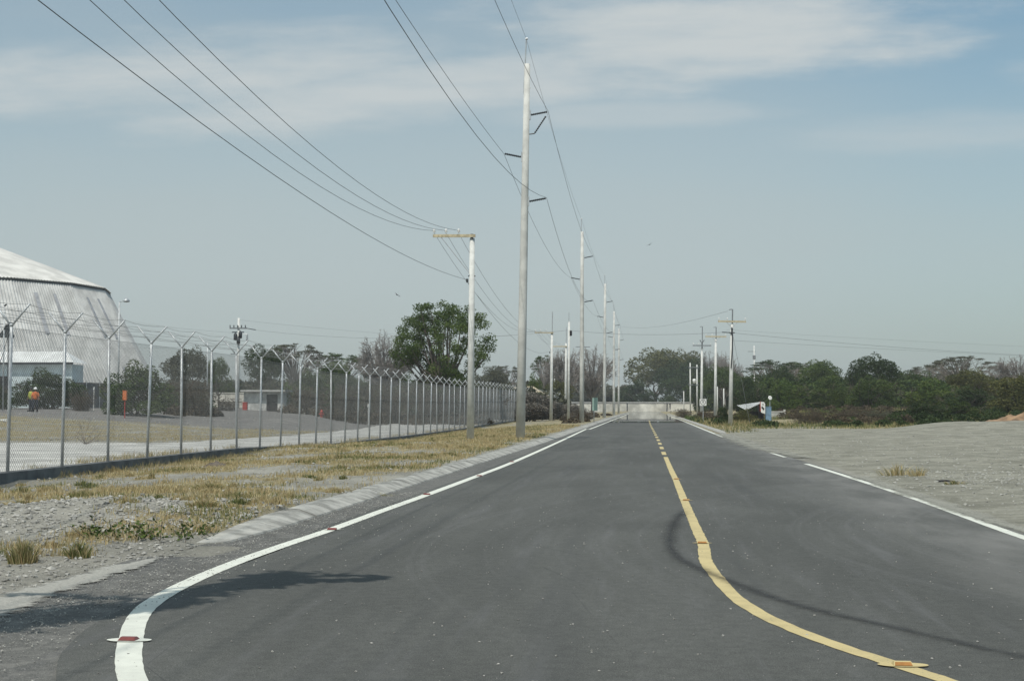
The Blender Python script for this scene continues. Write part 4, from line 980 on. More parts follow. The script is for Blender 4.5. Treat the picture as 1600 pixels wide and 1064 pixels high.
    for nm, g, v in out:
        v[:, 0] /= w_; v[:, 1] /= w_; v[:, 2] = np.where(v[:, 2] > 0, v[:, 2]/h_, v[:, 2]); g.vertices.foreach_set('co', v.ravel()); g.update(); res.append((nm, g))
    protos[key] = res; return res
def veg(kind, v, tone, x0, x1, ytop, D, label, group=None, name=None, cat='tree', deep=1., rz=None, sink=0.):
    cx = (x0+x1)/2; X, Y_ = col(cx, D); z = TZ(X, Y_)-sink; w_ = (x1-x0)*D/F; h_ = zpx(ytop, D)-z
    names = dict(round='leafy_tree', bush='bush', umbrella='umbrella_tree', bare='bare_tree', sparse='leafy_tree', scrub='dry_bush')
    r = thing(name or names[kind], (X, Y_, z), label, cat if kind not in ('bush', 'scrub') else 'bush', group)
    r.scale = (w_, w_*deep, h_); r.rotation_euler = (0, 0, random.uniform(0, 6.28) if rz is None else rz)
    for nm, me in proto(kind, v):
        o = bpy.data.objects.new(nm, me); C.objects.link(o); o.parent = r
        if nm in ('crown', 'foliage'): o.material_slots[0].link = 'OBJECT'; o.material_slots[0].material = LM[tone]
    return r
tL, tR, tB = 'trees behind the fence', 'trees beyond the gravel yard', 'bushes inside the fenced land'
# left side
veg('bush', 0, 'dark', 2, 132, 579, 118, 'wide dark rounded bush under the low white annex', tB)
veg('bush', 1, 'dark', -60, 22, 596, 116, 'dark bush cut by the left border of the picture', tB)
veg('bush', 0, 'mid', 160, 272, 568, 110, 'big bright green bush at the foot of the dome, left of the brown scrub', tB, rz=1.)
veg('scrub', 0, 'brown', 105, 150, 612, 114, 'grey-brown dry bush in front of the grey sheet fence', tB)
veg('round', 0, 'grey', 248, 332, 545, 165, 'dusty green tree right of the dome', tL)
veg('round', 1, 'mid', 322, 362, 560, 180, 'small tree touching the left side of the transformer pole', tL)
veg('scrub', 1, 'brown', 262, 345, 592, 118, 'tall reddish-brown dry bush right of the bright green bush', tB)
veg('scrub', 0, 'brown', 330, 378, 622, 140, 'low brown bush before the pale low wall', tB)
veg('bush', 1, 'mid', 330, 372, 598, 215, 'small green bush above the pale low wall', tB)
veg('round', 2, 'dark', 376, 446, 540, 190, 'dark tree directly behind the block shed', tL)
veg('umbrella', 0, 'grey', 412, 512, 538, 215, 'spreading flat-topped tree with thin grey limbs right of the dark shed tree', tL)
veg('bush', 0, 'mid', 440, 520, 580, 185, 'grey-green bush right of the block shed', tB)
veg('umbrella', 1, 'mid', 480, 575, 552, 260, 'flat-topped green tree left of the bare grey tree', tL)
veg('round', 0, 'mid', 488, 556, 566, 225, 'rounded green tree under the flat-topped crowns', tL)
veg('bare', 0, 'grey', 546, 652, 524, 225, 'leafless grey tree left of the large green tree', tL)
veg('round', 1, 'mid', 560, 640, 566, 240, 'olive tree at the foot of the leafless grey tree', tL)
veg('sparse', 0, 'leafy', 618, 772, 476, 132, 'largest green tree with sky showing through, behind the nearest left-armed pole', tL, rz=.6)
veg('bush', 1, 'dark', 640, 735, 560, 150, 'dense dark undergrowth at the foot of the largest green tree', tB)
veg('round', 2, 'grey', 735, 800, 573, 300, 'grey-green domed tree between the large tree and the tallest pole', tL)
veg('umbrella', 0, 'grey', 765, 820, 572, 320, 'pale thin tree just left of the tallest pole', tL)
veg('round', 0, 'mid', 690, 752, 586, 260, 'low green tree behind the nearest left-armed pole', tL)
veg('bush', 0, 'fresh', 815, 855, 588, 200, 'bright green bush above the thatched roof', tB)
veg('bare', 1, 'grey', 842, 915, 548, 240, 'mauve-grey bare tree behind the second and third left-armed poles', tL)
veg('umbrella', 1, 'mid', 826, 880, 556, 250, 'dark flat sprays of a tree right of the tallest pole', tL)
veg('bare', 0, 'grey', 885, 965, 545, 260, 'wide bare tree behind the second tall pole', tL)
veg('round', 1, 'olive', 845, 895, 595, 225, 'olive undergrowth tree behind the third left-armed pole', tL)
for i, (x0, x1, yt, D, lb) in enumerate([(440, 520, 604, 150, 'brown scrub right of the block shed'), (500, 580, 604, 138, 'brown scrub behind the red hydrant'), (560, 650, 602, 126, 'brown scrub below the leafless grey tree'),
                       (630, 720, 602, 130, 'brown scrub below the large green tree'), (700, 790, 606, 136, 'brown scrub left of the dark mound of thatch')]):
    veg('scrub', i % 2, 'brown', x0, x1, yt, D, lb, 'dry brown scrub bushes behind the fence')
# dark grey-brown brush mound behind the fence
veg('bush', 0, 'dusk', 762, 885, 612, 150, 'large rounded mound of grey-brown brush behind the fence', tB, deep=.8)
veg('bush', 1, 'dusk', 850, 925, 631, 160, 'low grey brush at the far end of the fence', tB, deep=.8)
veg('scrub', 1, 'brown', 890, 930, 640, 150, 'small reddish dry bush beside the second tall pole', tB)
# beyond the end wall
veg('round', 1, 'olive', 972, 1075, 546, 480, 'great olive-topped tree behind the left half of the end wall', 'trees behind the end wall')
veg('round', 2, 'dark', 1025, 1120, 562, 462, 'great dark tree behind the right half of the end wall', 'trees behind the end wall')
veg('bare', 1, 'grey', 1075, 1150, 552, 500, 'greyish bare crown behind the third right-hand pole', 'trees behind the end wall')
veg('bush', 0, 'dark', 960, 1035, 596, 456, 'dark green growth directly above the end wall', 'trees behind the end wall')
veg('bush', 1, 'dark', 1025, 1110, 588, 452, 'deep green growth above the wall behind the transformer poles', 'trees behind the end wall')
veg('round', 0, 'olive', 1040, 1110, 548, 500, 'olive crown peeping over the great dark tree', 'trees behind the end wall')
veg('bush', 1, 'fresh', 1038, 1056, 618, 447, 'small bright shrub peeping over the end wall', 'trees behind the end wall')
# right side
R_ = [('round', 0, 'mid', 1095, 1165, 572, 300, 'green tree between the second and nearest right-hand poles'),
 ('bare', 0, 'grey', 1105, 1160, 556, 330, 'pale bare tree behind the nearest right-hand pole'),
 ('bush', 0, 'dark', 1140, 1200, 588, 210, 'dark bushy tree behind the striped shed'),
 ('umbrella', 1, 'dark', 1160, 1262, 563, 280, 'dark flat-topped tree above the striped shed'),
 ('round', 2, 'dark', 1186, 1250, 572, 240, 'dark green tree above the satellite dish'),
 ('bush', 1, 'fresh', 1196, 1262, 598, 195, 'fresh green bush behind the satellite dish'),
 ('round', 1, 'mid', 1240, 1315, 564, 245, 'rounded tree with a bright crown left of the tallest dark tree'),
 ('umbrella', 0, 'mid', 1205, 1300, 566, 300, 'flat green crown far behind the fresh green bush'),
 ('bush', 0, 'mid', 1262, 1330, 588, 200, 'leafy green bush left of the tallest dark tree'),
 ('round', 0, 'dark', 1325, 1412, 556, 205, 'tallest dark tree of the right-hand woods'),
 ('bush', 1, 'mid', 1318, 1400, 590, 190, 'dense bush at the foot of the tallest dark tree'),
 ('round', 2, 'mid', 1395, 1460, 580, 230, 'mid green tree just right of the tallest dark tree'),
 ('umbrella', 1, 'grey', 1415, 1490, 570, 300, 'thin flat-topped tree on the skyline, left one of a pair'),
 ('umbrella', 0, 'grey', 1450, 1560, 557, 270, 'widest flat-topped tree with airy crown on the right skyline'),
 ('bush', 0, 'fresh', 1410, 1500, 594, 190, 'brightest green bush under the flat-topped trees'),
 ('bare', 1, 'grey', 1545, 1640, 558, 250, 'greyish bare tree at the right border of the picture'),
 ('round', 1, 'olive', 1480, 1560, 578, 200, 'olive bushy tree before the widest flat-topped tree'),
 ('bush', 1, 'olive', 1545, 1660, 586, 150, 'large olive bush at the right border above the orange earth'),
 ('bush', 0, 'dark', 1470, 1560, 606, 160, 'dark low bush left of the orange earth bank'),
 ('bush', 1, 'dark', 1400, 1480, 630, 128, 'low dark bush at the edge of the gravel, left of the orange earth'),
 ('bush', 0, 'mid', 1460, 1530, 626, 135, 'low green bush behind the gravel ridge'),
 ('scrub', 0, 'brown', 1225, 1300, 644, 125, 'dark dry brush at the far edge of the gravel'),
 ('scrub', 1, 'brown', 1290, 1375, 640, 130, 'brown dry brush left of the gravel ridge'),
 ('scrub', 0, 'grey', 1340, 1410, 641, 128, 'grey dry brush where the gravel ridge begins'),
 ('bush', 1, 'dark', 1120, 1142, 634, 122, 'dark shrub at the left foot of the nearest right-hand pole'),
 ('bush', 0, 'olive', 1145, 1182, 640, 126, 'olive shrub between the nearest right-hand pole and the striped shed'),
 ('scrub', 1, 'brown', 1048, 1088, 639, 200, 'brown roadside brush before the end wall on the right'),
 ('scrub', 0, 'brown', 1082, 1125, 640, 160, 'dark brown roadside brush around the square sign'),
 ]
for a in R_: veg(*a, tR if a[0] not in ('bush', 'scrub') else 'bushes beyond the gravel yard')
# the far wood behind all of it: one continuous mass
def wood(name, spans, mat, seed):
    random.seed(seed); cs = []
    for px0, px1, D, yt, dpth in spans:
        px = px0
        while px < px1:
            d = D+random.uniform(0, dpth); X, Y_ = col(px, d); top = zpx(yt+random.uniform(-5, 6), d); z0 = TZ(X, Y_)
            for k in range(4):
                rr = random.uniform(1.2, 2.4); cs.append((X+random.uniform(-1.5, 1.5), Y_+random.uniform(-2, 2), z0+(top-z0)*(k+.7)/4.2, rr, rr*.75, random.uniform(.1, .75)))
            px += 2600/d*random.uniform(.55, .9)
    P_ = []; Tn = []
    for (x, y, z, rx, rz, tn) in cs:
        m = 330; d = RNG.normal(size=(m, 3)); d /= np.linalg.norm(d, axis=1)[:, None]
        P_.append(d*(RNG.uniform(.5, 1.05, m)**.6)[:, None]*np.array([rx, rx, rz])+np.array([x, y, z])); Tn.append(np.clip(RNG.normal(tn, .2, m), 0, 1))
    me = leafmesh(name, np.concatenate(P_), .28, np.concatenate(Tn), mat); o = bpy.data.objects.new(name, me); C.objects.link(o); return tag(o, kind='stuff')
tag(wood('woodland', [(1090, 1760, 330, 590, 25), (1180, 1700, 215, 606, 15)], LM['mid'], 5), 'dense green woodland behind the gravel yard trees', 'woodland')
def undergrowth(name, spans, mat, seed, lab, sz=.11):
    random.seed(seed); P_ = []; Tn = []
    for px0, px1, D0, D1, h, n in spans:
        for _ in range(n):
            d = random.uniform(D0, D1); X, Y_ = col(random.uniform(px0, px1), d)
            if 10 < X < 15.5 and 112 < Y_ < 152 or -5.6 < X < 5.2: continue
            if nz(X, Y_, .16, seed) < -.12: continue
            rx = random.uniform(.5, 1.1); m = 260; q = RNG.normal(size=(m, 3)); q /= np.linalg.norm(q, axis=1)[:, None]; q[:, 2] = abs(q[:, 2])
            P_.append(q*(RNG.uniform(.3, 1.05, m)**.6)[:, None]*np.array([rx, rx, h*random.uniform(.6, 1.1)])+np.array([X, Y_, TZ(X, Y_)])); Tn.append(np.clip(RNG.normal(random.uniform(.2, .8), .2, m), 0, 1))
    o = bpy.data.objects.new(name, leafmesh(name, np.concatenate(P_), sz, np.concatenate(Tn), mat)); C.objects.link(o); return tag(o, lab, 'undergrowth', kind='stuff')
undergrowth('undergrowth', [(1200, 1450, 114, 150, .75, 110), (1150, 1460, 150, 185, .8, 90), (1050, 1140, 120, 190, .7, 40)], LM['brown'], 21, 'low brown brush beyond the gravel yard')
undergrowth('undergrowth', [(1180, 1480, 106, 130, .5, 80), (1380, 1620, 112, 150, 1.0, 90), (1050, 1130, 115, 170, .5, 30)], LM['dark'], 22, 'low dark green brush beyond the gravel yard')
undergrowth('undergrowth', [(870, 950, 120, 260, .4, 40), (440, 760, 118, 150, 1.0, 120), (250, 340, 112, 130, .9, 25)], LM['brown'], 23, 'low brown brush along and behind the far fence')
undergrowth('undergrowth', [(440, 760, 150, 185, 2.9, 110), (270, 340, 135, 150, 1.6, 15)], LM['mid'], 24, 'green brush rising behind the brown scrub and the fence', .16)
tag(wood('woodland', [(150, 850, 340, 600, 25), (850, 975, 470, 606, 20), (380, 850, 250, 608, 15), (440, 860, 165, 622, 8)], LM['grey'], 6), 'dusty green woodland far behind the fence', 'woodland')

# tree beside the camera whose branches shade the near road
random.seed(77)
st = thing('shade_tree', (-8.3, 3.4, 0), 'leafy tree standing left of the camera, seen only by its shadow on the road', 'tree')
def back(px, py, h):
    x, y = at(px, py); k = h/SUN.z; return Vector((x+SUN.x*k, y+SUN.y*k, h))-st.location
b = MB(); b.tube([(0, 0, -.2), (.1, 0, 2.5), (.3, .2, 4.6)], [.22, .18, .14], 10, False)
leafp = []
def twigline(pxs, h, rad, w_, dens):
    pts = [back(px, py, h+.25*math.sin(i)) for i, (px, py) in enumerate(pxs)]
    b.tube([Vector((.3, .2, 4.6))]+pts, [.06]+[rad*(1-.7*i/len(pts)) for i in range(len(pts))], 5, False)
    for a, c in zip(pts, pts[1:]):
        for _ in range(int(1.7*dens*(c-a).length)):
            t = random.random(); q = a.lerp(c, t)+Vector((random.gauss(0, w_*.6), random.gauss(0, w_), random.gauss(0, .12))); leafp.append(q)
twigline([(-60, 975), (40, 963), (120, 953), (200, 950), (285, 940)], 6.0, .025, .16, 620)
twigline([(-80, 985), (0, 975), (60, 965), (130, 957)], 6.2, .02, .19, 600)
twigline([(150, 962), (230, 948), (290, 928), (350, 915), (420, 914), (460, 908)], 6.0, .02, .10, 430)
twigline([(330, 925), (400, 905), (430, 898), (470, 905)], 5.9, .015, .16, 330)
twigline([(430, 908), (500, 907), (545, 906), (600, 903)], 5.9, .014, .035, 160)
twigline([(440, 898), (520, 899), (612, 900)], 5.8, .014, .012, 60)
twigline([(-20, 930), (80, 929), (180, 932), (260, 936)], 6.3, .012, .012, 50)
for _ in range(4200):
    a = random.uniform(0, 6.28); rr = random.uniform(.2, 1)**.5; leafp.append(Vector((-.5+1.7*rr*math.cos(a), -.2+1.9*rr*math.sin(a), 5.9+random.uniform(-.9, 1.2))))
b.build('trunk', M['bark'], st)
me = leafmesh('crown', [tuple(q) for q in leafp], .085, RNG.uniform(0, 1, len(leafp)), LM['mid'], .3, .45); o = bpy.data.objects.new('crown', me); C.objects.link(o); o.parent = st

# ------------------------------------------------------------------ grass, stones
random.seed(3)
def blades(name, items, mat, label, cat, kind='stuff', parent=None, loc=(0, 0, 0), fan=0):
    """items: (x, y, z, height, width, tint)"""
    A_ = np.array(items, float); n = len(A_); a = RNG.uniform(0, 2*np.pi, n)
    dx = np.cos(a)*A_[:, 4]; dy = np.sin(a)*A_[:, 4]; lx = RNG.normal(0, .35, n)*A_[:, 3]; ly = RNG.normal(0, .35, n)*A_[:, 3]
    p = A_[:, :3]-np.array(loc)
    if fan: sc_ = A_[:, 3]/A_[:, 3].max(); lx = lx*.8+p[:, 0]*fan*sc_; ly = ly*.8+p[:, 1]*fan*sc_
    v = np.stack([p+np.stack([-dx, -dy, np.full(n, -.01)], 1), p+np.stack([dx, dy, np.full(n, -.01)], 1), p+np.stack([lx*.4+dx*.7, ly*.4+dy*.7, A_[:, 3]*.6], 1), p+np.stack([lx*.4-dx*.7, ly*.4-dy*.7, A_[:, 3]*.6], 1), p+np.stack([lx, ly, A_[:, 3]], 1)], 1).reshape(-1, 3)
    k = np.arange(n)*5; f = [t for i in k.tolist() for t in ((i, i+1, i+2, i+3), (i+3, i+2, i+4))]
    me = bpy.data.meshes.new(name); me.from_pydata(v.tolist(), [], f); me.materials.append(mat)
    me.attributes.new('tint', 'FLOAT', 'POINT').data.foreach_set('value', np.repeat(A_[:, 5], 5))
    o = bpy.data.objects.new(name, me); C.objects.link(o)
    if parent: o.parent = parent
    if kind: tag(o, label, cat, kind=kind)
    return o
def grasscol():
    m = bpy.data.materials.new('grass_blades'); m.use_nodes = True; t = NT(m.node_tree); b = t.n['Principled BSDF']
    a = t.new('ShaderNodeAttribute', attribute_name='tint').outputs['Fac']; r = t.new('ShaderNodeValToRGB'); t.put(r.inputs[0], a)
    e = r.color_ramp.elements; e[0].position = 0; e[0].color = (.07, .105, .03, 1); e[1].position = 1; e[1].color = (.56, .49, .31, 1)
    for p_, c_ in ((.22, (.17, .18, .07)), (.45, (.39, .33, .17)), (.62, (.39, .29, .155)), (.8, (.51, .43, .24))): q = e.new(p_); q.color = (*c_, 1)
    t.put(b.inputs['Base Color'], r.outputs[0]); b.inputs['Roughness'].default_value = .9; b.inputs['Specular IOR Level'].default_value = .1
    tr = t.new('ShaderNodeBsdfTranslucent'); t.put(tr.inputs[0], r.outputs[0]); mx = t.new('ShaderNodeMixShader'); mx.inputs[0].default_value = .25
    t.l.new(b.outputs[0], mx.inputs[1]); t.l.new(tr.outputs[0], mx.inputs[2]); t.l.new(mx.outputs[0], t.n['Material Output'].inputs[0]); return m
M['grass'] = grasscol()
it = []
while len(it) < 70000:
    y = 14.5+ (random.random()**1.9)*95; x = random.uniform(-13.0, -4.68)
    g = grassy(x, y)
    if random.random() > g**1.4: continue
    if x < -(VPX+60)*y/F-1: continue
    cx_, cy_ = x+random.gauss(0, .05), y+random.gauss(0, .05); h = random.uniform(.02, .075)*(1+.8*nz(x, y, .9, 41))*(1+y/90)
    gn = nz(x, y, .35, 55)
    ti = min(1, max(0, random.gauss(.66+.15*nz(x, y, 1.1, 51)-(.42 if gn > .22 else 0), .17)))
    it.append((cx_, cy_, TZ(cx_, cy_), max(.015, h), .0035*(1+y/30), ti))
for _ in range(330):
    y = 15+random.random()**1.6*60; x = random.uniform(-12.8, -4.9); g = grassy(x, y)
    if random.random() > g+.06: continue
    tt = random.choice((.15, .3, .45, .6, .6, .8, .8)); hh = random.uniform(.07, .2); ww = random.uniform(.06, .22)
    for _ in range(int(70+ww*500)):
        a = random.uniform(0, 6.28); r_ = ww*random.random()**.7; X_, Y_ = x+r_*math.cos(a), y+r_*math.sin(a)
        it.append((X_, Y_, TZ(X_, Y_), hh*random.uniform(.3, 1)*(1-.5*r_/ww), .004+.00012*y, min(1, max(0, random.gauss(tt, .15)))))
blades('dry_grass', it, M['grass'], 'short straw-coloured grass on the verge between fence and kerb', 'grass')
it = []
while len(it) < 22000:
    y = random.uniform(63, 104); x = random.uniform(-50, -20.3)
    if random.random() > grassy(x, y)*.9: continue
    it.append((x, y, TZ(x, y), random.uniform(.03, .11), .010, min(1, max(0, random.gauss(.7, .15)))))
for _ in range(16000):
    y = 24+random.random()**1.5*120; x = FX-.18-abs(random.gauss(0, .35)) if random.random() < .7 else FX+.2+abs(random.gauss(0, .2))
    if nz(x*.2, y, .5, 66) < -.05: continue
    it.append((x, y, TZ(x, y), random.uniform(.03, .2), .006, min(1, max(0, random.gauss(.55, .2)))))
blades('dry_grass', it, M['grass'], 'dry grass behind the fence along the pale gravel path', 'grass')
it = []
while len(it) < 40000:
    y = random.uniform(84, 190); x = random.uniform(4.7, 62)
    if x > (660)*y/F*1.0+2: continue
    edge = 99+4*sm(x, 14, 20)+nz(x, 0, .3, 5)*3 if x > 6.5 else 86
    if y < edge: continue
    if 10 < x < 15.5 and 118 < y < 152: continue
    it.append((x, y, TZ(x, y), random.uniform(.12, .5)*(.5+.7*sm(y, 100, 130)), .02, min(1, max(0, random.gauss(.24+.7*nz(x, y*.3, .12, 61), .2)))))
blades('weeds', it, M['grass'], 'tall dry weeds beyond the gravel yard', 'weeds')
# tufts one can point at
def tuft(px, py, hgt, wid, n, tint, label, green=.0, name='grass_tuft', flat=.35):
    x, y = at(px, py, 0.02); z = TZ(x, y); its = []
    for _ in range(n):
        a = random.uniform(0, 6.28); r_ = wid*random.random()**.9; its.append((r_*math.cos(a), r_*math.sin(a), 0, hgt*random.choice((.4, .55, .7, .85, 1))*random.uniform(.7, 1)*(1-.45*r_/wid), .0045+.00012*y, min(1, max(0, random.gauss(tint+(.35 if random.random() < .3 else 0), .16)))))
    o = blades(name, its, M['grass'], None, None, None, fan=1.1); o.location = (x, y, z); return tag(o, label, 'grass tuft', 'grass tufts one can tell apart')
tuft(35, 872, .33, .14, 420, .30, 'green and straw tuft at the left border, nearest the camera')
tuft(122, 866, .25, .12, 300, .2, 'smaller green tuft right of the nearest one')
tuft(318, 812, .13, .2, 350, .5, 'olive tuft on the stony bank above the kerb start')
tuft(590, 772, .12, .25, 350, .15, 'green tuft growing out of the kerb')
tuft(38, 800, .12, .3, 350, .4, 'low tuft on the bank at the left border')
tuft(330, 770, .14, .3, 400, .3, 'green-tinged tuft in the middle of the verge')
tuft(395, 790, .13, .35, 450, .5, 'yellowish tuft beside the kerb, right of the stony bank')
tuft(1402, 740, .38, .42, 130, .5, 'wider straw tuft on the gravel yard, left one of the pair')
tuft(1434, 742, .30, .2, 80, .55, 'narrow straw tuft on the gravel yard, right one of the pair')
tuft(1492, 755, .10, .2, 120, .3, 'tiny green tuft among the stones of the gravel yard')
# leafy weed by the kerb start
x, y = at(205, 846); wr = thing('leafy_weed', (x, y, TZ(x, y)), 'sprawling dark green weed at the start of the kerb', 'plant')
q = []; b = MB()
for k in range(30):
    c = Vector((random.uniform(-.5, .75), random.gauss(0, .2), 0)); hh = random.uniform(.06, .2)*(1.5 if abs(c.x-.45) < .15 else 1); c2 = c+Vector((random.gauss(0, .1), random.gauss(0, .1), hh))
    b.tube([c, c2], .004, 3, False)
    for _ in range(14): q.append(tuple(c.lerp(c2, random.uniform(.2, 1.05))+Vector((random.gauss(0, .05), random.gauss(0, .05), random.gauss(0, .02)))))
b.build('stems', M['bark'], wr); o = bpy.data.objects.new('leaves', leafmesh('leaves', q, .024, RNG.uniform(0, 1, len(q)), LM['mid'], .3, .6)); C.objects.link(o); o.parent = wr
# dead twig bush behind fence
x, y = at(133, 690); b = MB(); random.seed(5)
for k in range(10): branch(b, Vector((x, y, TZ(x, y))), Vector((random.gauss(0, .6), random.gauss(0, .6), 1)).normalized(), .45, .014, 3, .6, 0)
tag(b.build('dead_shrub', M['browntwig']), 'small leafless shrub on the dry grass behind the fence', 'shrub')
# loose stones
def stone(mb, x, y, z, s_):
    g = [(1, 0, 0), (-1, 0, 0), (0, 1, 0), (0, -1, 0), (0, 0, 1), (0, 0, -1), (.7, .7, .3), (-.7, .6, .2), (.6, -.7, .35), (-.6, -.7, .3)]
    vs = [Vector(q)*s_*random.uniform(.7, 1.15) for q in g[:6]]; R_m = Matrix.Rotation(random.uniform(0, 6.28), 3, Vector((random.random(), random.random(), 1)).normalized())
    vs = [Vector(((R_m @ v).x*1.15, (R_m @ v).y, (R_m @ v).z*.75))+Vector((x, y, z)) for v in vs]
    mb.add(vs, [(0, 2, 4), (2, 1, 4), (1, 3, 4), (3, 0, 4), (2, 0, 5), (1, 2, 5), (3, 1, 5), (0, 3, 5)])
random.seed(9); mb = MB()
for _ in range(5200):
    y = 10.5+random.random()**1.6*40; x = -random.uniform(4.75, 13.)
    if random.random() < .55: x, y = -7.2+random.gauss(0, 2.1), 18.6+random.gauss(0, 1.5)
    if x > -4.75 or x < -13: continue
    if y < 15.5 and x > -5.3: continue
    s_ = random.choice((.012, .014, .018, .022, .03, .045))*random.uniform(.7, 1.2); stone(mb, x, y, TZ(x, y)+s_*.2, s_)
tag(mb.build('loose_stones', M['stone']), 'loose grey stones and pebbles on the left verge', 'stones', kind='stuff')
mb = MB()
for _ in range(5200):
    y = 17+random.random()**1.3*75; x = random.uniform(4.9, 4.9+.24*y+2)
    if random.random() < .30: x, y = 8.8+random.gauss(0, 2.0), 30.5+random.gauss(0, 2.6)
    if x < 4.8: continue
    s_ = random.choice((.012, .016, .02, .028, .04))*random.uniform(.7, 1.3); stone(mb, x, y, TZ(x, y)+s_*.15, s_)
tag(mb.build('loose_stones', M['palestone']), 'loose pale stones scattered on the gravel yard', 'stones', kind='stuff')
mb = MB()
for _ in range(5500):
    y = 7.6+random.random()**1.4*18; x = random.gauss(-4.3, .33) if random.random() < .85 else random.uniform(-3.5, 3.5)
    stone(mb, x, y, .004, random.choice((.004, .005, .007, .010)))
for _ in range(5200):
    y = 10+random.random()**1.2*8; x = random.uniform(-9.5, -4.75); s_ = random.choice((.006, .008, .01, .013, .02, .028))
    if x < -(VPX+40)*y/F-.6: continue
    stone(mb, x, y, TZ(x, y)+s_*.3, s_)
tag(mb.build('grit', M['stone']), 'fine grit scattered on the near asphalt', 'grit', kind='stuff')
mb = MB()
for _ in range(800):
    x, y = random.uniform(-60, -20.5), random.uniform(64, 120); s_ = random.uniform(.03, .09); stone(mb, x, y, TZ(x, y)+s_*.2, s_)
tag(mb.build('loose_stones', M['stone']), 'stones strewn on the grey soil behind the fence', 'stones', kind='stuff')
# pale boulders right of the shed, hydrants, litter
def boulder(px, D, s_, lb):
    x, y = col(px, D); b = MB(); random.seed(int(px)); n = 10; rings = []
    for j in range(6):
        ph = -.4+j*.39
        for k in range(n):
            t = 2*math.pi*k/n; r_ = s_*math.cos(ph)*random.uniform(.85, 1.12); b.v.append((r_*math.cos(t)*1.2, r_*math.sin(t), s_*.8*(math.sin(ph)+.35)*random.uniform(.93, 1.05)))
    for j in range(5):
        for k in range(n): b.f.append((j*n+k, j*n+(k+1) % n, (j+1)*n+(k+1) % n, (j+1)*n+k))
    b.f.append(tuple(5*n+k for k in range(n))); o = b.build('boulder', M['palestone']); o.location = (x, y, TZ(x, y)-.05); tag(o, lb, 'boulder', 'pale boulders right of the block shed')
boulder(477, 146, .55, 'longer pale boulder nearest the block shed'); boulder(484, 145, .5, 'pale boulder in the middle of the three by the shed'); boulder(495, 150, .9, 'tallest pale boulder beside the red hydrant')
def hydrant(px, D, lb):
    x, y = col(px, D); r = thing('fire_hydrant', (x, y, TZ(x, y)), lb, 'hydrant', 'red hydrants behind the fence')
    b = MB(); b.lathe((0, 0, 0), [(.16, -.05), (.16, .04), (.11, .06), (.11, .5), (.14, .52), (.13, .6), (.06, .7), (.03, .74)], 14); b.build('barrel', M['red'], r, True)
    b = MB(); b.tube([(-.2, 0, .38), (.2, 0, .38)], .055, 8); b.tube([(0, 0, .38), (0, -.19, .38)], .065, 8); b.build('outlet', M['red'], r, True)
hydrant(502.5, 121, 'red hydrant right of the pale boulders')
x, y = col(195, 104); z = TZ(x, y); r = thing('hose_cabinet', (x, y, z), 'orange-red hose cabinet on a post in front of the bright green bush', 'cabinet')
hb = zpx(625, 104)-z; ht = zpx(611, 104)-z; b = MB(); b.box((0, 0, (hb+ht)/2), (.27, .2, ht-hb)); b.box((0, 0, ht+.02), (.31, .24, .04)); b.build('box', M['orangecloth'], r); b = MB(); b.tube([(0, 0, 0), (0, 0, hb)], .04, 6); b.build('post', M['red'], r)
x, y = at(6, 651, .2); b = MB(); b.box((0, 0, .06), (.62, .3, .05), Matrix.Rotation(.12, 3, 'Y')); b.box((.1, .05, .11), (.4, .26, .04), Matrix.Rotation(-.1, 3, 'Y')); o = b.build('white_board', M['white']); xx, yy = col(5, 92); o.location = (xx, yy, TZ(xx, yy)+.03); tag(o, 'scrap of white board lying on the soil at the left border', 'debris')
x, y = at(1462, 749, .05); b = MB(); b.tube([(0, 0, .02), (.22, .02, .025), (.36, -.02, .02)], [.02, .03, .018], 6); o = b.build('rubber_scrap', M['black']); o.location = (x, y, TZ(x, y)); tag(o, 'black rubber scrap lying on the gravel yard', 'debris')
# heap of dirt on the verge and orange bank
def heap(name, px, D, rx, ry, h, mat, lb, cat, seed):
    x, y = col(px, D); b = MB(); n = 26
    for j in range(n+1):
        for i in range(n+1):
            u, v = i/n*2-1, j/n*2-1; r_ = math.hypot(u, v); zz = h*max(0, 1-r_**1.7)*(1+.6*mnoise.noise(Vector((u*3, v*3, seed))))+h*.25*mnoise.noise(Vector((u*8, v*8, seed)))*max(0, 1-r_)
            X, Y_ = u*rx, v*ry; b.v.append((X, Y_, TZ(x+X, y+Y_)-TZ(x, y)+zz-.03))
    for j in range(n):
        for i in range(n): b.f.append((j*(n+1)+i, j*(n+1)+i+1, (j+1)*(n+1)+i+1, (j+1)*(n+1)+i))
    o = b.build(name, mat, None, True); o.location = (x, y, TZ(x, y)); return tag(o, lb, cat)
heap('dirt_heap', 337, 37.5, .38, .3, .13, pm('dark_soil', (.13, .11, .09), 1, .2, 4, .6, 20), 'small grey heap of dirt on the verge close to the fence', 'heap', 3)
heap('earth_bank', 1602, 106, 3.6, 4.5, .95, M['orangeearth'], 'bank of orange earth at the right border behind the gravel ridge', 'earth bank', 4)
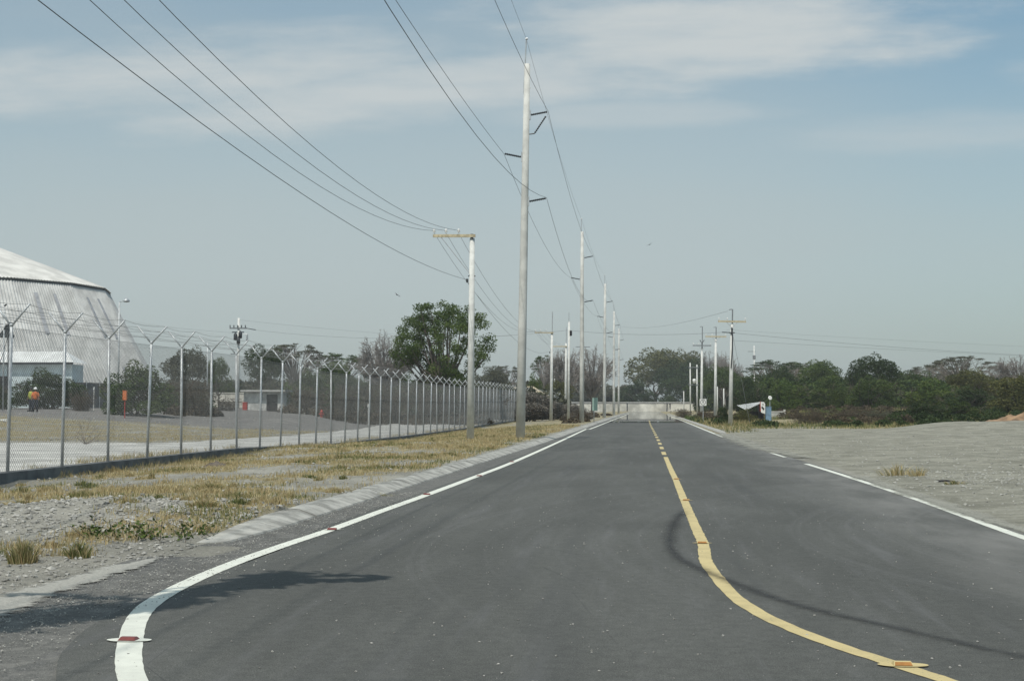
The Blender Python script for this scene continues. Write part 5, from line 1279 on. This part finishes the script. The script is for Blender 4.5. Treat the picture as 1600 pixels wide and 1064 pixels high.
# ------------------------------------------------------------------ workers by the dark bush
def person(px, D, rz, shirt, label, helm):
    x, y = col(px, D); z = TZ(x, y); r = thing('person', (x, y, z), label, 'person', rz=rz)
    def skin(nm, J, E, mat, parent, root=0):
        me = bpy.data.meshes.new(nm); me.from_pydata([j[:3] for j in J], E, []); o = bpy.data.objects.new(nm, me); C.objects.link(o); o.parent = parent
        m_ = o.modifiers.new('s', 'SKIN'); sv = me.skin_vertices[0].data if me.skin_vertices else None
        if sv is None: me.skin_vertices.new() if hasattr(me.skin_vertices, 'new') else None
        for i, j in enumerate(J): me.skin_vertices[0].data[i].radius = (j[3], j[3])
        me.skin_vertices[0].data[root].use_root = True
        o.modifiers.new('d', 'SUBSURF').levels = 1; me.materials.append(mat); return o
    J = [(0, 0, .95, .115), (0, .0, 1.15, .12), (0, -.01, 1.38, .125), (0, -.01, 1.49, .055), (0, -.02, 1.56, .07), (0, -.02, 1.66, .085),
         (.16, -.01, 1.41, .06), (.24, .0, 1.15, .045), (.22, -.14, .93, .035), (.21, -.2, .86, .04),
         (-.16, -.01, 1.41, .06), (-.25, .0, 1.15, .045), (-.24, -.10, .92, .035), (-.23, -.15, .85, .04),
         (.09, 0, .88, .09), (.11, -.02, .5, .065), (.12, .02, .09, .045), (.13, -.12, .04, .04),
         (-.09, 0, .88, .09), (-.12, .0, .5, .065), (-.14, .04, .09, .045), (-.15, -.10, .04, .04)]
    E = [(0, 1), (1, 2), (2, 3), (3, 4), (4, 5), (2, 6), (6, 7), (7, 8), (8, 9), (2, 10), (10, 11), (11, 12), (12, 13), (0, 14), (14, 15), (15, 16), (16, 17), (0, 18), (18, 19), (19, 20), (20, 21)]
    body = MB(); vis = []
    def capsule(mb, ps, k=10): mb.tube([p[:3] for p in ps], [p[3] for p in ps], k)
    try:
        skin('body', J, E, M['skin'], r)
    except Exception:
        for a, c in E: capsule(body, (J[a], J[c]))
        body.build('body', M['skin'], r, True)
    b = MB(); g = .018
    capsule(b, [(0, 0, .90, .155), (0, 0, 1.05, .16), (0, 0, 1.25, .175), (0, -.01, 1.40, .17), (0, -.01, 1.47, .09)], 14)
    for s_ in (1, -1): capsule(b, [(s_*.15, -.01, 1.41, .078), (s_*.24, 0, 1.15, .066), (s_*.225, -.11, .96, .055)])
    b.build('shirt', M[shirt], r, True)
    b = MB()
    for s_ in (1, -1): capsule(b, [(s_*.07, 0, .95, .115), (s_*.10, -.01, .7, .095), (s_*.115, -.01, .48, .08), (s_*.13, .03, .10, .07)])
    b.build('trousers', M['navy'], r, True)
    b = MB()
    for s_ in (1, -1): b.box((s_*.135, -.05, .05), (.10, .28, .10))
    b.build('boots', M['black'], r)
    b = MB(); b.lathe((0, -.02, 1.66), [(.155, -.005), (.15, .01), (.125, .02), (.12, .07), (.085, .125), (.03, .145)], 16)
    b.build('helmet' if helm else 'hair', M['helmet' if helm else 'black'], r, True)
    return r
person(55, 107, .5, 'orangecloth', 'worker in an orange top and white helmet standing before the dark bush', True)
person(48.5, 108, -.4, 'limecloth', 'worker in a yellow-green top standing left of the orange-clad worker', False)
# ------------------------------------------------------------------ birds
def bird(px, py, D, span, bank, rz, lb):
    r = thing('bird', (*col(px, D), zpx(py, D)), lb, 'bird', 'birds in the sky'); r.rotation_euler = (0, bank, rz)
    b = MB(); b.tube([(0, -.35, 0), (0, -.2, .03), (0, .1, .03), (0, .4, 0)], [.02, .09, .08, .02], 8); b.add([(-.06, .3, .01), (.06, .3, .01), (.13, .62, 0), (-.13, .62, 0)], [(0, 1, 2, 3)]); b.build('body', M['bird'], r, True)
    for s_ in (-1, 1):
        b = MB(); t = [(.05*s_, -.15, .04), (.05*s_, .16, .04), (span*.26*s_, -.22, .16), (span*.26*s_, .12, .15), (span*.5*s_, -.02, .10), (span*.5*s_, .12, .09)]
        b.add(t+[(q[0], q[1], q[2]-.02) for q in t], [(0, 2, 3, 1), (2, 4, 5, 3), (6, 7, 9, 8), (8, 9, 11, 10), (0, 6, 8, 2), (2, 8, 10, 4), (1, 3, 9, 7), (3, 5, 11, 9), (4, 10, 11, 5)]); b.build('wing', M['bird'], r)
bird(1016, 382, 300, 1.5, -.5, .3, 'dark bird gliding in the sky above the end of the road')
bird(620, 461, 300, 1.5, .6, -.4, 'dark bird gliding in the sky above the large green tree')
# pale air
b = MB(); b.box((0, 1500, 13.5), (6400, 7200, 37)); hm = bpy.data.materials.new('pale_air'); hm.use_nodes = True; t = NT(hm.node_tree); t.n.clear()
pv = t.new('ShaderNodeVolumePrincipled'); pv.inputs['Color'].default_value = (.93, .95, .95, 1); pv.inputs['Density'].default_value = .00032; pv.inputs['Anisotropy'].default_value = .2
t.l.new(pv.outputs[0], t.new('ShaderNodeOutputMaterial').inputs['Volume'])
tag(b.build('haze', hm), 'thin pale haze in the air', 'haze', kind='stuff')
SC.render.engine = 'CYCLES'; SC.cycles.volume_bounces = 0
SC.cycles.max_bounces = 6; SC.cycles.transparent_max_bounces = 6
